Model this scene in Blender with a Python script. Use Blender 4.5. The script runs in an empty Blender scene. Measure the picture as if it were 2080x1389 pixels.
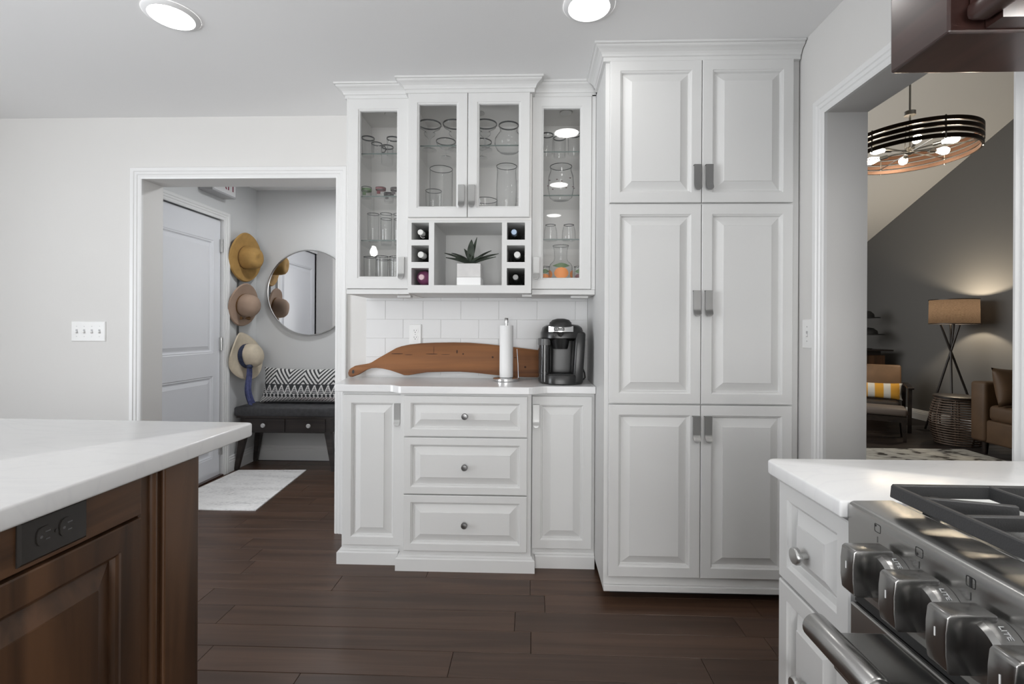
import bpy, bmesh, math, random
from mathutils import Matrix, Vector
random.seed(7)
PI = math.pi
sc = bpy.context.scene
C = sc.collection

# ------------------------------------------------------------------ camera, world, exposure
cam_d = bpy.data.cameras.new('camera'); cam = bpy.data.objects.new('camera', cam_d); C.objects.link(cam)
cam_d.sensor_width = 36; cam_d.lens = 36 * 960 / 2080
cam_d.shift_x = -10 / 2080; cam_d.shift_y = -27.5 / 2080
cam_d.clip_start = 0.02
cam.matrix_world = (Matrix.Translation((0, 0, 1.19)) @ Matrix.Rotation(math.atan(30 / 960), 4, 'Z')
                    @ Matrix.Rotation(PI / 2, 4, 'X') @ Matrix.Rotation(0.005, 4, 'Z'))
sc.camera = cam
w = bpy.data.worlds.new('world'); sc.world = w; w.use_nodes = True
w.node_tree.nodes['Background'].inputs[0].default_value = (0.86, 0.93, 1, 1)
w.node_tree.nodes['Background'].inputs[1].default_value = 1.0
sc.view_settings.view_transform = 'Standard'; sc.view_settings.look = 'None'
sc.view_settings.gamma = 1; sc.view_settings.use_curve_mapping = False
sc.view_settings.exposure = -0.07
sc.cycles.max_bounces = 10; sc.cycles.diffuse_bounces = 5; sc.cycles.glossy_bounces = 5
sc.cycles.transmission_bounces = 8; sc.cycles.transparent_max_bounces = 40
sc.cycles.caustics_reflective = False; sc.cycles.caustics_refractive = False

CAN_L = 21        # radiance of the recessed ceiling lights
PEND_L = 95        # radiance of the island pendant bulbs
WIN_P = 110        # power of daylight fill added through unseen windows behind and left of camera
def area(name, loc, rot, sx, sy, power, col):
    d = bpy.data.lights.new(name, 'AREA'); d.shape = 'RECTANGLE'; d.size = sx; d.size_y = sy
    d.energy = power; d.color = col
    o = bpy.data.objects.new(name, d); C.objects.link(o); o.location = loc; o.rotation_euler = rot
    return o
area('added_daylight', (-0.15, -3.3, 1.1), (PI / 2, 0, 0), 2.1, 1.9, WIN_P * 0.92, (1.0, 0.99, 0.98))  # kitchen fill added from behind the camera, source unseen
area('added_daylight', (1.18, 5.4, 1.7), (PI / 2, 0, -PI / 2), 2.4, 1.6, 75, (1.0, 0.98, 0.95))  # added to lift the dim living room, source unseen
area('added_daylight', (-4.3, -0.6, 1.07), (PI / 2, 0, -PI / 2), 2.4, 1.95, WIN_P * 1.6, (0.93, 0.96, 1.0))  # side fill added from an unseen opening on the left

# ------------------------------------------------------------------ materials
MATS = {}
class NT:
    def __init__(s, name):
        s.m = bpy.data.materials.new(name); s.m.use_nodes = True
        s.t = s.m.node_tree; s.n = s.t.nodes; s.b = s.n['Principled BSDF']; s.out = s.n['Material Output']
    def new(s, t, **kw):
        n = s.n.new(t)
        for k, v in kw.items():
            setattr(n, k, v)
        return n
    def link(s, a, b): s.t.links.new(a, b)
    def pos(s, scale, obj=False):
        g = s.new('ShaderNodeTexCoord').outputs['Object'] if obj else s.new('ShaderNodeNewGeometry').outputs['Position']
        mp = s.new('ShaderNodeMapping'); mp.inputs['Scale'].default_value = scale
        s.link(g, mp.inputs['Vector']); return mp.outputs[0]
    def noise(s, scale, detail=4, vec=None, dist=0):
        n = s.new('ShaderNodeTexNoise'); n.inputs['Scale'].default_value = scale
        n.inputs['Detail'].default_value = detail; n.inputs['Distortion'].default_value = dist
        if vec: s.link(vec, n.inputs['Vector'])
        return n.outputs['Fac']
    def ramp(s, fac, stops):
        r = s.new('ShaderNodeValToRGB'); e = r.color_ramp.elements
        while len(e) < len(stops): e.new(0.5)
        for k, (p, c) in enumerate(stops): e[k].position = p; e[k].color = (*c, 1)
        s.link(fac, r.inputs[0]); return r.outputs[0]
    def bump(s, fac, strength, dist=0.01):
        b = s.new('ShaderNodeBump'); b.inputs['Strength'].default_value = strength; b.inputs['Distance'].default_value = dist
        s.link(fac, b.inputs['Height']); s.link(b.outputs[0], s.b.inputs['Normal'])
    def set(s, **k):
        for a, v in k.items():
            s.b.inputs[a.replace('_', ' ')].default_value = v
def pmat(name, col, rough=0.5, metal=0.0, var=0.0, vscale=8, bump=0.0, bscale=60, **kw):
    t = NT(name); t.set(Base_Color=(*col, 1), Roughness=rough, Metallic=metal)
    for k, v in kw.items(): t.b.inputs[k.replace('_', ' ')].default_value = v
    if var:
        f = t.noise(vscale, 5, t.pos((1, 1, 1), True))
        t.link(t.ramp(f, [(0.3, tuple(c * (1 - var) for c in col)), (0.7, tuple(min(1, c * (1 + var)) for c in col))]), t.b.inputs['Base Color'])
    if bump:
        t.bump(t.noise(bscale, 3, t.pos((1, 1, 1), True)), bump, 0.004)
    MATS[name] = t.m; return t.m
def woodmat(name, dark, light, axis, rough=0.4, scale=1.0, bump=0.05, coat=0.0, rand=False):
    t = NT(name); t.set(Roughness=rough)
    s = [22 * scale] * 3; s[axis] = 1.3 * scale
    v = t.pos(tuple(s))
    if rand:
        oi = t.new('ShaderNodeObjectInfo'); ad = t.new('ShaderNodeVectorMath', operation='ADD')
        mu = t.new('ShaderNodeMath', operation='MULTIPLY'); mu.inputs[1].default_value = 40
        t.link(oi.outputs['Random'], mu.inputs[0]); t.link(mu.outputs[0], ad.inputs[1]); t.link(v, ad.inputs[0]); v = ad.outputs[0]
    f = t.noise(1.0, 7, v, 0.9)
    mid = tuple((a + b) / 2 for a, b in zip(dark, light))
    c = t.ramp(f, [(0.36, dark), (0.5, mid), (0.64, light)])
    if rand:
        mx = t.new('ShaderNodeMix', data_type='RGBA', blend_type='MULTIPLY'); mx.inputs[0].default_value = 1
        rr = t.ramp(oi.outputs['Random'], [(0.0, (0.90, 0.90, 0.90)), (1.0, (1.1, 1.09, 1.08))])
        t.link(c, mx.inputs[6]); t.link(rr, mx.inputs[7]); c = mx.outputs[2]
    t.link(c, t.b.inputs['Base Color'])
    if coat: t.set(Coat_Weight=coat, Coat_Roughness=0.15)
    if bump: t.bump(f, bump, 0.004)
    MATS[name] = t.m; return t.m
def emat(name, col, strength):
    t = NT(name); e = t.new('ShaderNodeEmission'); e.inputs[0].default_value = (*col, 1); e.inputs[1].default_value = strength
    t.link(e.outputs[0], t.out.inputs[0]); MATS[name] = t.m; return t.m
def thin_glass(name, tint, edge, refl=1.45, gloss_rough=0.02, start=0.35):
    t = NT(name)
    lw = t.new('ShaderNodeLayerWeight'); lw.inputs[0].default_value = 0.35
    tr = t.new('ShaderNodeBsdfTransparent'); gl = t.new('ShaderNodeBsdfGlossy'); gl.inputs['Roughness'].default_value = gloss_rough
    t.link(t.ramp(lw.outputs['Facing'], [(start, tint), (0.98, edge)]), tr.inputs[0])
    fr = t.new('ShaderNodeFresnel'); fr.inputs[0].default_value = refl
    ge = t.new('ShaderNodeNewGeometry'); iv = t.new('ShaderNodeMath', operation='SUBTRACT'); iv.inputs[0].default_value = 1.0
    t.link(ge.outputs['Backfacing'], iv.inputs[1]); mu = t.new('ShaderNodeMath', operation='MULTIPLY'); t.link(fr.outputs[0], mu.inputs[0]); t.link(iv.outputs[0], mu.inputs[1])
    mx = t.new('ShaderNodeMixShader'); t.link(mu.outputs[0], mx.inputs[0]); t.link(tr.outputs[0], mx.inputs[1]); t.link(gl.outputs[0], mx.inputs[2])
    t.link(mx.outputs[0], t.out.inputs[0]); MATS[name] = t.m; return t.m

pmat('wall_paint', (0.69, 0.68, 0.663), 0.75, var=0.012, vscale=1.5, bump=0.03, bscale=180)
pmat('ceiling_paint', (0.87, 0.87, 0.87), 0.7, bump=0.05, bscale=3)
pmat('trim_paint', (0.765, 0.765, 0.76), 0.35)
pmat('cabinet_paint', (0.705, 0.705, 0.697), 0.45, Specular_IOR_Level=0.25)
pmat('cabinet_inside', (0.80, 0.79, 0.77), 0.5)
pmat('hall_paint', (0.66, 0.665, 0.665), 0.75, bump=0.03, bscale=180)
pmat('door_paint_cool_light', (0.76, 0.77, 0.80), 0.35)  # white door, bluish cast of the light put into the colour
pmat('living_paint', (0.135, 0.132, 0.127), 0.75, bump=0.03, bscale=150)
pmat('living_ceiling_paint', (0.80, 0.80, 0.79), 0.8)
pmat('plate_plastic', (0.84, 0.84, 0.83), 0.3)
pmat('slot_black', (0.02, 0.02, 0.02), 0.5)
pmat('grout', (0.74, 0.74, 0.735), 0.8)
pmat('floor_base', (0.012, 0.008, 0.007), 0.7)
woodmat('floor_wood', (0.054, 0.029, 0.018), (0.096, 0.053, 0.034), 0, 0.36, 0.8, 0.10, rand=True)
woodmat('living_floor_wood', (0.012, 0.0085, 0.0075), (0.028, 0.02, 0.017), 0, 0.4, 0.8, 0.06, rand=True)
woodmat('walnut', (0.028, 0.0135, 0.0065), (0.118, 0.056, 0.026), 2, 0.42, 0.55, 0.04)
woodmat('walnut_side', (0.028, 0.0135, 0.0065), (0.115, 0.054, 0.025), 1, 0.42, 0.55, 0.04)
woodmat('cherry_dark', (0.030, 0.0135, 0.011), (0.068, 0.030, 0.025), 1, 0.3, 0.45, 0.03, coat=0.3)
woodmat('acacia', (0.10, 0.033, 0.009), (0.25, 0.098, 0.028), 0, 0.65, 0.55, 0.03)
pmat('acacia_edge', (0.40, 0.23, 0.12), 0.6, var=0.2, vscale=20)
pmat('acacia_crack', (0.05, 0.018, 0.008), 0.8)
woodmat('bench_wood', (0.016, 0.012, 0.011), (0.042, 0.032, 0.028), 0, 0.45, 0.8, 0.03)
woodmat('chair_wood', (0.010, 0.007, 0.006), (0.026, 0.018, 0.014), 0, 0.4, 0.8, 0.03)
pmat('bench_fabric', (0.062, 0.062, 0.066), 0.85, var=0.2, vscale=30, bump=0.2, bscale=300)
pmat('crystal', (0.79, 0.79, 0.79), 0.12, 0.0, Transmission_Weight=0.3)
pmat('nickel', (0.56, 0.56, 0.55), 0.3, 1.0)
pmat('pull_metal', (0.36, 0.36, 0.355), 0.42, 1.0)
pmat('chrome', (0.79, 0.79, 0.79), 0.15, 1.0)
pmat('dark_nickel', (0.22, 0.22, 0.22), 0.28, 1.0)
pmat('mirror', (0.93, 0.93, 0.94), 0.02, 1.0)
pmat('black_plastic', (0.012, 0.012, 0.012), 0.28)
pmat('black_matte', (0.02, 0.02, 0.02), 0.5)
pmat('iron', (0.035, 0.035, 0.036), 0.55, bump=0.15, bscale=400)
pmat('paper', (0.86, 0.86, 0.86), 0.9, bump=0.1, bscale=250)
pmat('tile', (0.76, 0.76, 0.76), 0.4, Specular_IOR_Level=0.25, bump=0.02, bscale=14)
pmat('straw_gold', (0.40, 0.235, 0.072), 0.8, var=0.12, vscale=20, bump=0.3, bscale=260)
pmat('felt_tan', (0.36, 0.255, 0.19), 0.9, var=0.06, vscale=10)
pmat('straw_pale', (0.60, 0.52, 0.40), 0.85, var=0.08, vscale=20, bump=0.3, bscale=220)
pmat('hat_band_brown', (0.17, 0.085, 0.03), 0.8)
pmat('navy_cloth', (0.030, 0.040, 0.085), 0.85, var=0.4, vscale=60)
pmat('blue_cloth', (0.10, 0.115, 0.26), 0.85, var=0.3, vscale=40)
pmat('leather_brown', (0.16, 0.094, 0.052), 0.42, var=0.15, vscale=6, bump=0.06, bscale=90)
pmat('sofa_brown', (0.088, 0.050, 0.025), 0.6, var=0.15, vscale=8, bump=0.1, bscale=120)
pmat('seat_dark', (0.03, 0.022, 0.018), 0.5)
pmat('ottoman_grey', (0.14, 0.115, 0.10), 0.6)
pmat('wicker', (0.11, 0.075, 0.055), 0.6, var=0.3, vscale=30)
pmat('lamp_black', (0.018, 0.014, 0.012), 0.45)
pmat('bronze', (0.06, 0.042, 0.034), 0.35, 0.85)
pmat('copper_inside', (0.075, 0.034, 0.018), 0.45, 0.5)
pmat('pot_white', (0.86, 0.86, 0.855), 0.4)
pmat('pot_marble', (0.62, 0.61, 0.60), 0.4, var=0.1, vscale=12)
pmat('leaf', (0.055, 0.068, 0.052), 0.55, var=0.3, vscale=25)
pmat('soil', (0.03, 0.025, 0.02), 0.9)
pmat('bottle_dark', (0.006, 0.008, 0.006), 0.12)
pmat('bottle_purple', (0.20, 0.055, 0.13), 0.35)
pmat('cap_white', (0.72, 0.72, 0.70), 0.35)
pmat('cap_blue', (0.36, 0.46, 0.60), 0.3, 0.3)
pmat('cap_pink', (0.60, 0.42, 0.46), 0.4)
pmat('cap_grey', (0.16, 0.16, 0.16), 0.3, 0.4)
pmat('print_orange', (0.85, 0.29, 0.06), 0.5)
pmat('print_green', (0.10, 0.18, 0.07), 0.5)
pmat('print_red', (0.14, 0.035, 0.04), 0.5)
pmat('print_dark', (0.06, 0.05, 0.05), 0.5)
pmat('sign_white', (0.72, 0.72, 0.72), 0.5)
pmat('sign_red', (0.22, 0.02, 0.05), 0.5)
pmat('sign_grey', (0.45, 0.45, 0.46), 0.5)
pmat('outlet_bronze', (0.032, 0.028, 0.025), 0.2)
pmat('ink_black', (0.02, 0.02, 0.02), 0.6)
pmat('ink_white', (0.8, 0.8, 0.8), 0.6)
pmat('light_trim', (0.82, 0.82, 0.82), 0.4)
pmat('tank_lid_grey', (0.10, 0.10, 0.10), 0.35)
pmat('tank_plastic', (0.05, 0.05, 0.05), 0.1, Transmission_Weight=0.5)
pmat('cooktop_steel', (0.62, 0.62, 0.61), 0.22, 1.0)
emat('can_glow', (1.0, 0.985, 0.96), CAN_L)
emat('hall_glow', (0.96, 0.98, 1.0), 195)
emat('added_hood_glow', (1.0, 0.98, 0.95), 230)  # glow of the lamps added under the range hood
emat('pendant_glow', (1.0, 0.97, 0.93), PEND_L)
emat('bulb_glow', (1.0, 0.84, 0.62), 62)
emat('lamp_bulb_glow', (1.0, 0.80, 0.55), 20)
thin_glass('glass', (0.985, 0.987, 0.987), (0.25, 0.26, 0.27), 1.5, start=0.58)
thin_glass('rim_glass', (0.30, 0.31, 0.32), (0.12, 0.12, 0.13), 1.5)
thin_glass('pane', (0.995, 0.996, 0.996), (0.9, 0.91, 0.91), 1.72, start=0.7)
thin_glass('shelf_glass', (0.99, 0.992, 0.991), (0.88, 0.90, 0.89), 1.2, start=0.6)
pmat('shelf_edge', (0.10, 0.13, 0.12), 0.3)
def mk_quartz():
    t = NT('quartz'); t.set(Roughness=0.22)
    f = t.noise(1.6, 8, t.pos((1, 2.2, 1)), 2.2)
    t.link(t.ramp(f, [(0.0, (0.79, 0.79, 0.79)), (0.47, (0.79, 0.79, 0.79)), (0.5, (0.765, 0.765, 0.77)), (0.53, (0.79, 0.79, 0.79))]), t.b.inputs['Base Color'])
    MATS['quartz'] = t.m
mk_quartz()
def mk_steel(name, scale, col, rough, bmp, dr):
    t = NT(name); t.set(Metallic=1.0, Base_Color=(*col, 1))
    f = t.noise(1, 5, t.pos(scale))
    r = t.new('ShaderNodeMapRange'); r.inputs[3].default_value = rough - dr; r.inputs[4].default_value = rough + dr
    t.link(f, r.inputs[0]); t.link(r.outputs[0], t.b.inputs['Roughness'])
    t.bump(f, bmp, 0.001); MATS[name] = t.m
mk_steel('steel', (500, 4, 500), (0.44, 0.435, 0.425), 0.26, 0.008, 0.03)
mk_steel('steel_knob', (300, 300, 20), (0.33, 0.327, 0.32), 0.24, 0.004, 0.02)
def mk_shade():
    t = NT('lamp_shade'); d = t.new('ShaderNodeBsdfDiffuse'); tl = t.new('ShaderNodeBsdfTranslucent'); mx = t.new('ShaderNodeMixShader')
    f = t.noise(1, 3, t.pos((60, 60, 400)))
    c = t.ramp(f, [(0.3, (0.018, 0.0125, 0.009)), (0.7, (0.036, 0.026, 0.019))])
    t.link(c, d.inputs[0]); t.link(c, tl.inputs[0]); mx.inputs[0].default_value = 0.5
    t.link(d.outputs[0], mx.inputs[1]); t.link(tl.outputs[0], mx.inputs[2]); t.link(mx.outputs[0], t.out.inputs[0]); MATS['lamp_shade'] = t.m
mk_shade()
def mk_rug(name, stops, sc1, sc2):
    t = NT(name); t.set(Roughness=0.95)
    f = t.noise(1, 4, t.pos(sc1)); g = t.noise(1, 2, t.pos(sc2))
    m = t.new('ShaderNodeMath', operation='MULTIPLY_ADD'); m.inputs[1].default_value = 0.55
    mm = t.new('ShaderNodeMath', operation='MULTIPLY'); mm.inputs[1].default_value = 0.45
    t.link(g, mm.inputs[0]); t.link(f, m.inputs[0]); t.link(mm.outputs[0], m.inputs[2])
    t.link(t.ramp(m.outputs[0], stops), t.b.inputs['Base Color']); t.bump(f, 0.3, 0.004); MATS[name] = t.m
mk_rug('rug_white', [(0.34, (0.58, 0.57, 0.57)), (0.46, (0.85, 0.84, 0.83)), (0.6, (0.93, 0.92, 0.91))], (45, 130, 45), (3, 14, 3))
mk_rug('rug_pattern', [(0.40, (0.03, 0.025, 0.02)), (0.46, (0.34, 0.33, 0.30)), (0.6, (0.46, 0.45, 0.41))], (9, 14, 9), (5, 5, 5))
def mk_attr(name, rough):
    t = NT(name); t.set(Roughness=rough); a = t.new('ShaderNodeAttribute'); a.attribute_name = 'Col'
    t.link(a.outputs['Color'], t.b.inputs['Base Color']); MATS[name] = t.m
mk_attr('print_cloth', 0.9)

# ------------------------------------------------------------------ mesh helpers
class MB:
    def __init__(s): s.v = []; s.f = []
    def quad(s, pts):
        n = len(s.v); s.v += [tuple(p) for p in pts]; s.f.append(tuple(range(n, n + len(pts)))); return s
    def box(s, x0, x1, y0, y1, z0, z1):
        n = len(s.v)
        s.v += [(x, y, z) for z in (z0, z1) for y in (y0, y1) for x in (x0, x1)]
        s.f += [tuple(n + i for i in q) for q in ((0, 2, 3, 1), (4, 5, 7, 6), (0, 1, 5, 4), (2, 6, 7, 3), (0, 4, 6, 2), (1, 3, 7, 5))]
        return s
    def rings(s, rs, closed=True, cap0=False, cap1=False, loop=False):
        n = len(s.v); k = len(rs[0])
        for r in rs: s.v += [tuple(p) for p in r]
        m = len(rs)
        for i in range(m if loop else m - 1):
            a, b = n + i * k, n + ((i + 1) % m) * k
            for j in range(k if closed else k - 1):
                j2 = (j + 1) % k
                s.f.append((a + j, a + j2, b + j2, b + j))
        if cap0: s.f.append(tuple(n + j for j in range(k))[::-1])
        if cap1: s.f.append(tuple(n + (m - 1) * k + j for j in range(k)))
        return s
    def lathe(s, prof, c=(0, 0, 0), n=24, M=None, cap0=True, cap1=True):
        rs = []
        for r, z in prof:
            ring = []
            for i in range(n):
                a = 2 * PI * i / n; p = Vector((r * math.cos(a), r * math.sin(a), z))
                if M: p = M @ p
                ring.append((p[0] + c[0], p[1] + c[1], p[2] + c[2]))
            rs.append(ring)
        return s.rings(rs, True, cap0, cap1)
    def tube(s, pts, r, n=8, caps=True, loop=False):
        pts = [Vector(p) for p in pts]; rs = []; m = len(pts)
        up = None
        for i, p in enumerate(pts):
            a = pts[(i - 1) % m] if (loop or i > 0) else p; b = pts[(i + 1) % m] if (loop or i < m - 1) else p
            t = (b - a).normalized()
            if up is None:
                up = Vector((0, 0, 1)) if abs(t.z) < 0.9 else Vector((1, 0, 0))
            x = t.cross(up).normalized(); y = x.cross(t).normalized(); up = y
            rr = r[i] if isinstance(r, (list, tuple)) else r
            rs.append([p + x * rr * math.cos(2 * PI * j / n) + y * rr * math.sin(2 * PI * j / n) for j in range(n)])
        return s.rings(rs, True, caps and not loop, caps and not loop, loop)
    def prism(s, poly, fn, w0, w1):
        a = [fn(p[0], p[1], w0) for p in poly]; b = [fn(p[0], p[1], w1) for p in poly]
        return s.rings([a, b], True, True, True)
    def sweep(s, path, prof, fn, sign=1, caps=True):
        P = [Vector(p) for p in path]; rs = []
        for i, p in enumerate(P):
            ns = []
            if i > 0: d = (P[i] - P[i - 1]).normalized(); ns.append(Vector((d.y, -d.x)) * sign)
            if i < len(P) - 1: d = (P[i + 1] - P[i]).normalized(); ns.append(Vector((d.y, -d.x)) * sign)
            m = ns[0] if len(ns) == 1 else (ns[0] + ns[1]) / (1 + ns[0].dot(ns[1]))
            rs.append([fn(p.x + m.x * o, p.y + m.y * o, h) for o, h in prof])
        return s.rings(rs, True, caps, caps)
    def rloops(s, fn, u0, u1, v0, v1, prof, cap0=False, cap1=False):
        return s.rings([[fn(u0 + i, v0 + i, w_), fn(u1 - i, v0 + i, w_), fn(u1 - i, v1 - i, w_), fn(u0 + i, v1 - i, w_)] for i, w_ in prof], True, cap0, cap1)
    def xform(s, M, start=0):
        for i in range(start, len(s.v)): s.v[i] = tuple(M @ Vector(s.v[i]))
        return s
    def rbox(s, x0, x1, y0, y1, z0, z1, r=0.02, seg=3):
        b = bmesh.new(); bmesh.ops.create_cube(b, size=1)
        for v in b.verts: v.co = ((x0 + x1) / 2 + v.co.x * (x1 - x0), (y0 + y1) / 2 + v.co.y * (y1 - y0), (z0 + z1) / 2 + v.co.z * (z1 - z0))
        bmesh.ops.bevel(b, geom=b.edges[:], offset=r, segments=seg, profile=0.5, affect='EDGES', clamp_overlap=True)
        n = len(s.v); b.verts.index_update()
        s.v += [tuple(v.co) for v in b.verts]; s.f += [tuple(n + v.index for v in f.verts) for f in b.faces]; b.free(); return s
    def build(s, name, mat, parent=None, smooth=0, bevel=0, seg=2, kind=None, col=None, label=None):
        off = wloc(parent) if parent else None
        if off is None:
            xs, ys, zs = zip(*s.v); off = Vector(((min(xs) + max(xs)) / 2, (min(ys) + max(ys)) / 2, min(zs)))
        me = bpy.data.meshes.new(name)
        me.from_pydata([tuple(Vector(v) - off) for v in s.v], [], s.f)
        b = bmesh.new(); b.from_mesh(me)
        bmesh.ops.remove_doubles(b, verts=b.verts, dist=1e-6)
        bmesh.ops.recalc_face_normals(b, faces=b.faces)
        if bevel:
            es = [e for e in b.edges if len(e.link_faces) == 2 and e.calc_face_angle(0) > 0.5]
            bmesh.ops.bevel(b, geom=es, offset=bevel, segments=seg, profile=0.5, affect='EDGES', clamp_overlap=True)
        b.to_mesh(me); b.free()
        if col: 
            at = me.color_attributes.new('Col', 'FLOAT_COLOR', 'POINT')
            for i, v in enumerate(me.vertices): at.data[i].color = (*col(v.co + off), 1)
        if smooth:
            me.polygons.foreach_set('use_smooth', [True] * len(me.polygons))
            me.set_sharp_from_angle(angle=math.radians(smooth if smooth > 1 else 40))
        me.materials.append(MATS[mat] if isinstance(mat, str) else mat)
        o = bpy.data.objects.new(name, me); C.objects.link(o)
        if parent: o.parent = parent
        else: o.location = off
        if kind: o['kind'] = kind
        if label: o['label'] = label
        return o
def wloc(o):
    v = Vector((0, 0, 0))
    while o: v += o.location; o = o.parent
    return v
def tag(o, label, cat, group=None):
    o['label'] = label; o['category'] = cat
    if group: o['group'] = group
    return o
def thing(name, label, cat, loc, group=None):
    o = bpy.data.objects.new(name, None); C.objects.link(o); o.location = loc; o.empty_display_size = 0.05
    return tag(o, label, cat, group)
def dup(o, loc, label=None, parent=None, rz=None):
    c = o.copy(); C.objects.link(c)
    if parent: c.parent = parent
    else:
        c.location = loc
        if label: c['label'] = label
        if rz is not None: c.rotation_euler.z = rz
    for ch in list(o.children):
        if ch.name != c.name: dup(ch, None, None, c)
    return c
def struct(mb, name, mat, parent=None, **kw):
    o = mb.build(name, mat, parent, **kw)
    if not parent: o['kind'] = 'structure'
    return o
def spart(name, loc):
    o = bpy.data.objects.new(name, None); C.objects.link(o); o.location = loc; o['kind'] = 'structure'; return o
def fY(y): return lambda u, v, w_: (u, y - w_, v)          # face looking towards -Y
def fXm(x): return lambda u, v, w_: (x - w_, u, v)         # face looking towards -X
def fXp(x): return lambda u, v, w_: (x + w_, u, v)         # face looking towards +X
def text_mesh(txt, size):
    cu = bpy.data.curves.new('t', 'FONT'); cu.body = txt; cu.size = size; cu.align_x = 'CENTER'; cu.align_y = 'CENTER'; cu.extrude = 0.0004
    o = bpy.data.objects.new('t', cu); C.objects.link(o)
    me = bpy.data.meshes.new_from_object(o.evaluated_get(bpy.context.evaluated_depsgraph_get()))
    mb = MB(); mb.v = [tuple(v.co) for v in me.vertices]; mb.f = [tuple(p.vertices) for p in me.polygons]
    bpy.data.objects.remove(o); bpy.data.curves.remove(cu); bpy.data.meshes.remove(me); return mb

# ------------------------------------------------------------------ the setting
ZC = 2.42; YW = 2.71; XW = 1.155
# floor: a dark base with planks proud of it
fl = struct(MB().box(-4.2, 5.3, -3.2, 7.9, -0.12, -0.005), 'floor', 'floor_base')
PL = {}
for L in (0.6, 0.9, 1.2, 1.5):
    PL[L] = None
def plank(x, L, y, mat):
    key = (L, mat)
    if PL.get(key) is None:
        o = MB().box(x + 0.0008, x + L - 0.0008, y + 0.0008, y + 0.1262, -0.005, 0).build('plank', mat, fl, bevel=0.0012, seg=1)
        c = Vector((x, y, 0)); me = o.data
        me.transform(Matrix.Translation(-(c - wloc(fl)))); o.location = c - wloc(fl); PL[key] = o
    else:
        o = PL[key].copy(); C.objects.link(o); o.location = Vector((x, y, 0)) - wloc(fl)
rnd = random.Random(11)
for i in range(-6, 28):
    y = 0.715 + i * 0.127 
    if y < 0.2 or y > 4.1: continue
    x0, x1 = (-2.5, -0.75) if y > 2.75 else ((-0.80, 0.62) if y < 1.0 else ((-2.6, 1.1) if y > 1.3 else (-1.2, 0.7)))
    x = x0 - rnd.uniform(0, 0.9)
    while x < x1:
        L = rnd.choice((0.9, 1.2, 1.2, 1.5)) if x + 1.5 < 5 else 0.6
        plank(x, L, y, 'floor_wood'); x += L
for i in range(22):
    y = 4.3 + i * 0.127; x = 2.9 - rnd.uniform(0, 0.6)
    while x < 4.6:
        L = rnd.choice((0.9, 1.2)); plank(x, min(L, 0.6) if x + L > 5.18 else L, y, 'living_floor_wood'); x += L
# ceiling slab over kitchen and hall
struct(MB().box(-4.2, 1.31, -3.2, 4.33, ZC, ZC + 0.1), 'ceiling', 'ceiling_paint')
# back wall with the hall doorway
DX0, DX1, DZ = -2.288, -1.135, 2.055
wb = struct(MB().box(-4.2, DX0, YW, YW + 0.15, 0, ZC).box(DX0, DX1, YW, YW + 0.15, DZ, ZC).box(DX1, 1.31, YW, YW + 0.15, 0, ZC), 'wall_back', 'wall_paint')
MB().box(-0.956, 0.318, YW - 0.004, YW, 0.90, 1.37).build('grout_bed', 'grout', wb)
for r in range(5):
    z0, z1 = 0.915 + r * 0.108, min(0.915 + (r + 1) * 0.108, 1.366)
    xs = [-0.956]; off = -0.844 if r % 2 else -0.7405
    x = off
    while x < 0.318:
        if x > -0.95: xs.append(x)
        x += 0.2185
    xs.append(0.318)
    for a, b in zip(xs, xs[1:]):
        if b - a > 0.02: MB().box(a + 0.0007, b - 0.0007, YW - 0.008, YW - 0.003, z0 + 0.0007, z1 - 0.0007).build('tile', 'tile', wb, bevel=0.001, seg=1)
# right wall with the living-room opening
OY0, OY1, OZ = 1.16, 1.890, 2.043
struct(MB().box(XW, 1.31, -3.2, OY0, 0, ZC).box(XW, 1.31, OY0, OY1, OZ, ZC).box(XW, 1.31, OY1, YW, 0, ZC), 'wall_right', 'wall_paint')
# walls behind and beside the camera, with openings for added windows
struct(MB().box(-4.2, -1.2, -3.35, -3.2, 0, ZC).box(0.9, 1.31, -3.35, -3.2, 0, ZC).box(-1.2, 0.9, -3.35, -3.2, 0, 0.15).box(-1.2, 0.9, -3.35, -3.2, 2.05, ZC), 'wall_front', 'wall_paint')
struct(MB().box(-4.35, -4.2, -3.35, -1.8, 0, ZC).box(-4.35, -4.2, 0.6, YW, 0, ZC).box(-4.35, -4.2, -1.8, 0.6, 0, 0.1).box(-4.35, -4.2, -1.8, 0.6, 2.05, ZC), 'wall_left', 'wall_paint')
# hall
struct(MB().box(-2.60, -2.48, YW + 0.15, 2.79, 0, ZC).box(-2.60, -2.48, 2.79, 3.715, 2.05, ZC).box(-2.60, -2.48, 3.715, 4.30, 0, ZC).box(-2.62, -2.60, 2.79, 3.715, 0, 2.05), 'wall_hall_left', 'hall_paint')
struct(MB().box(-2.48, -0.55, 4.18, 4.33, 0, ZC), 'wall_hall_back', 'hall_paint')
struct(MB().box(-0.70, -0.55, YW + 0.15, 4.18, 0, ZC), 'wall_hall_right', 'hall_paint')
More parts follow.
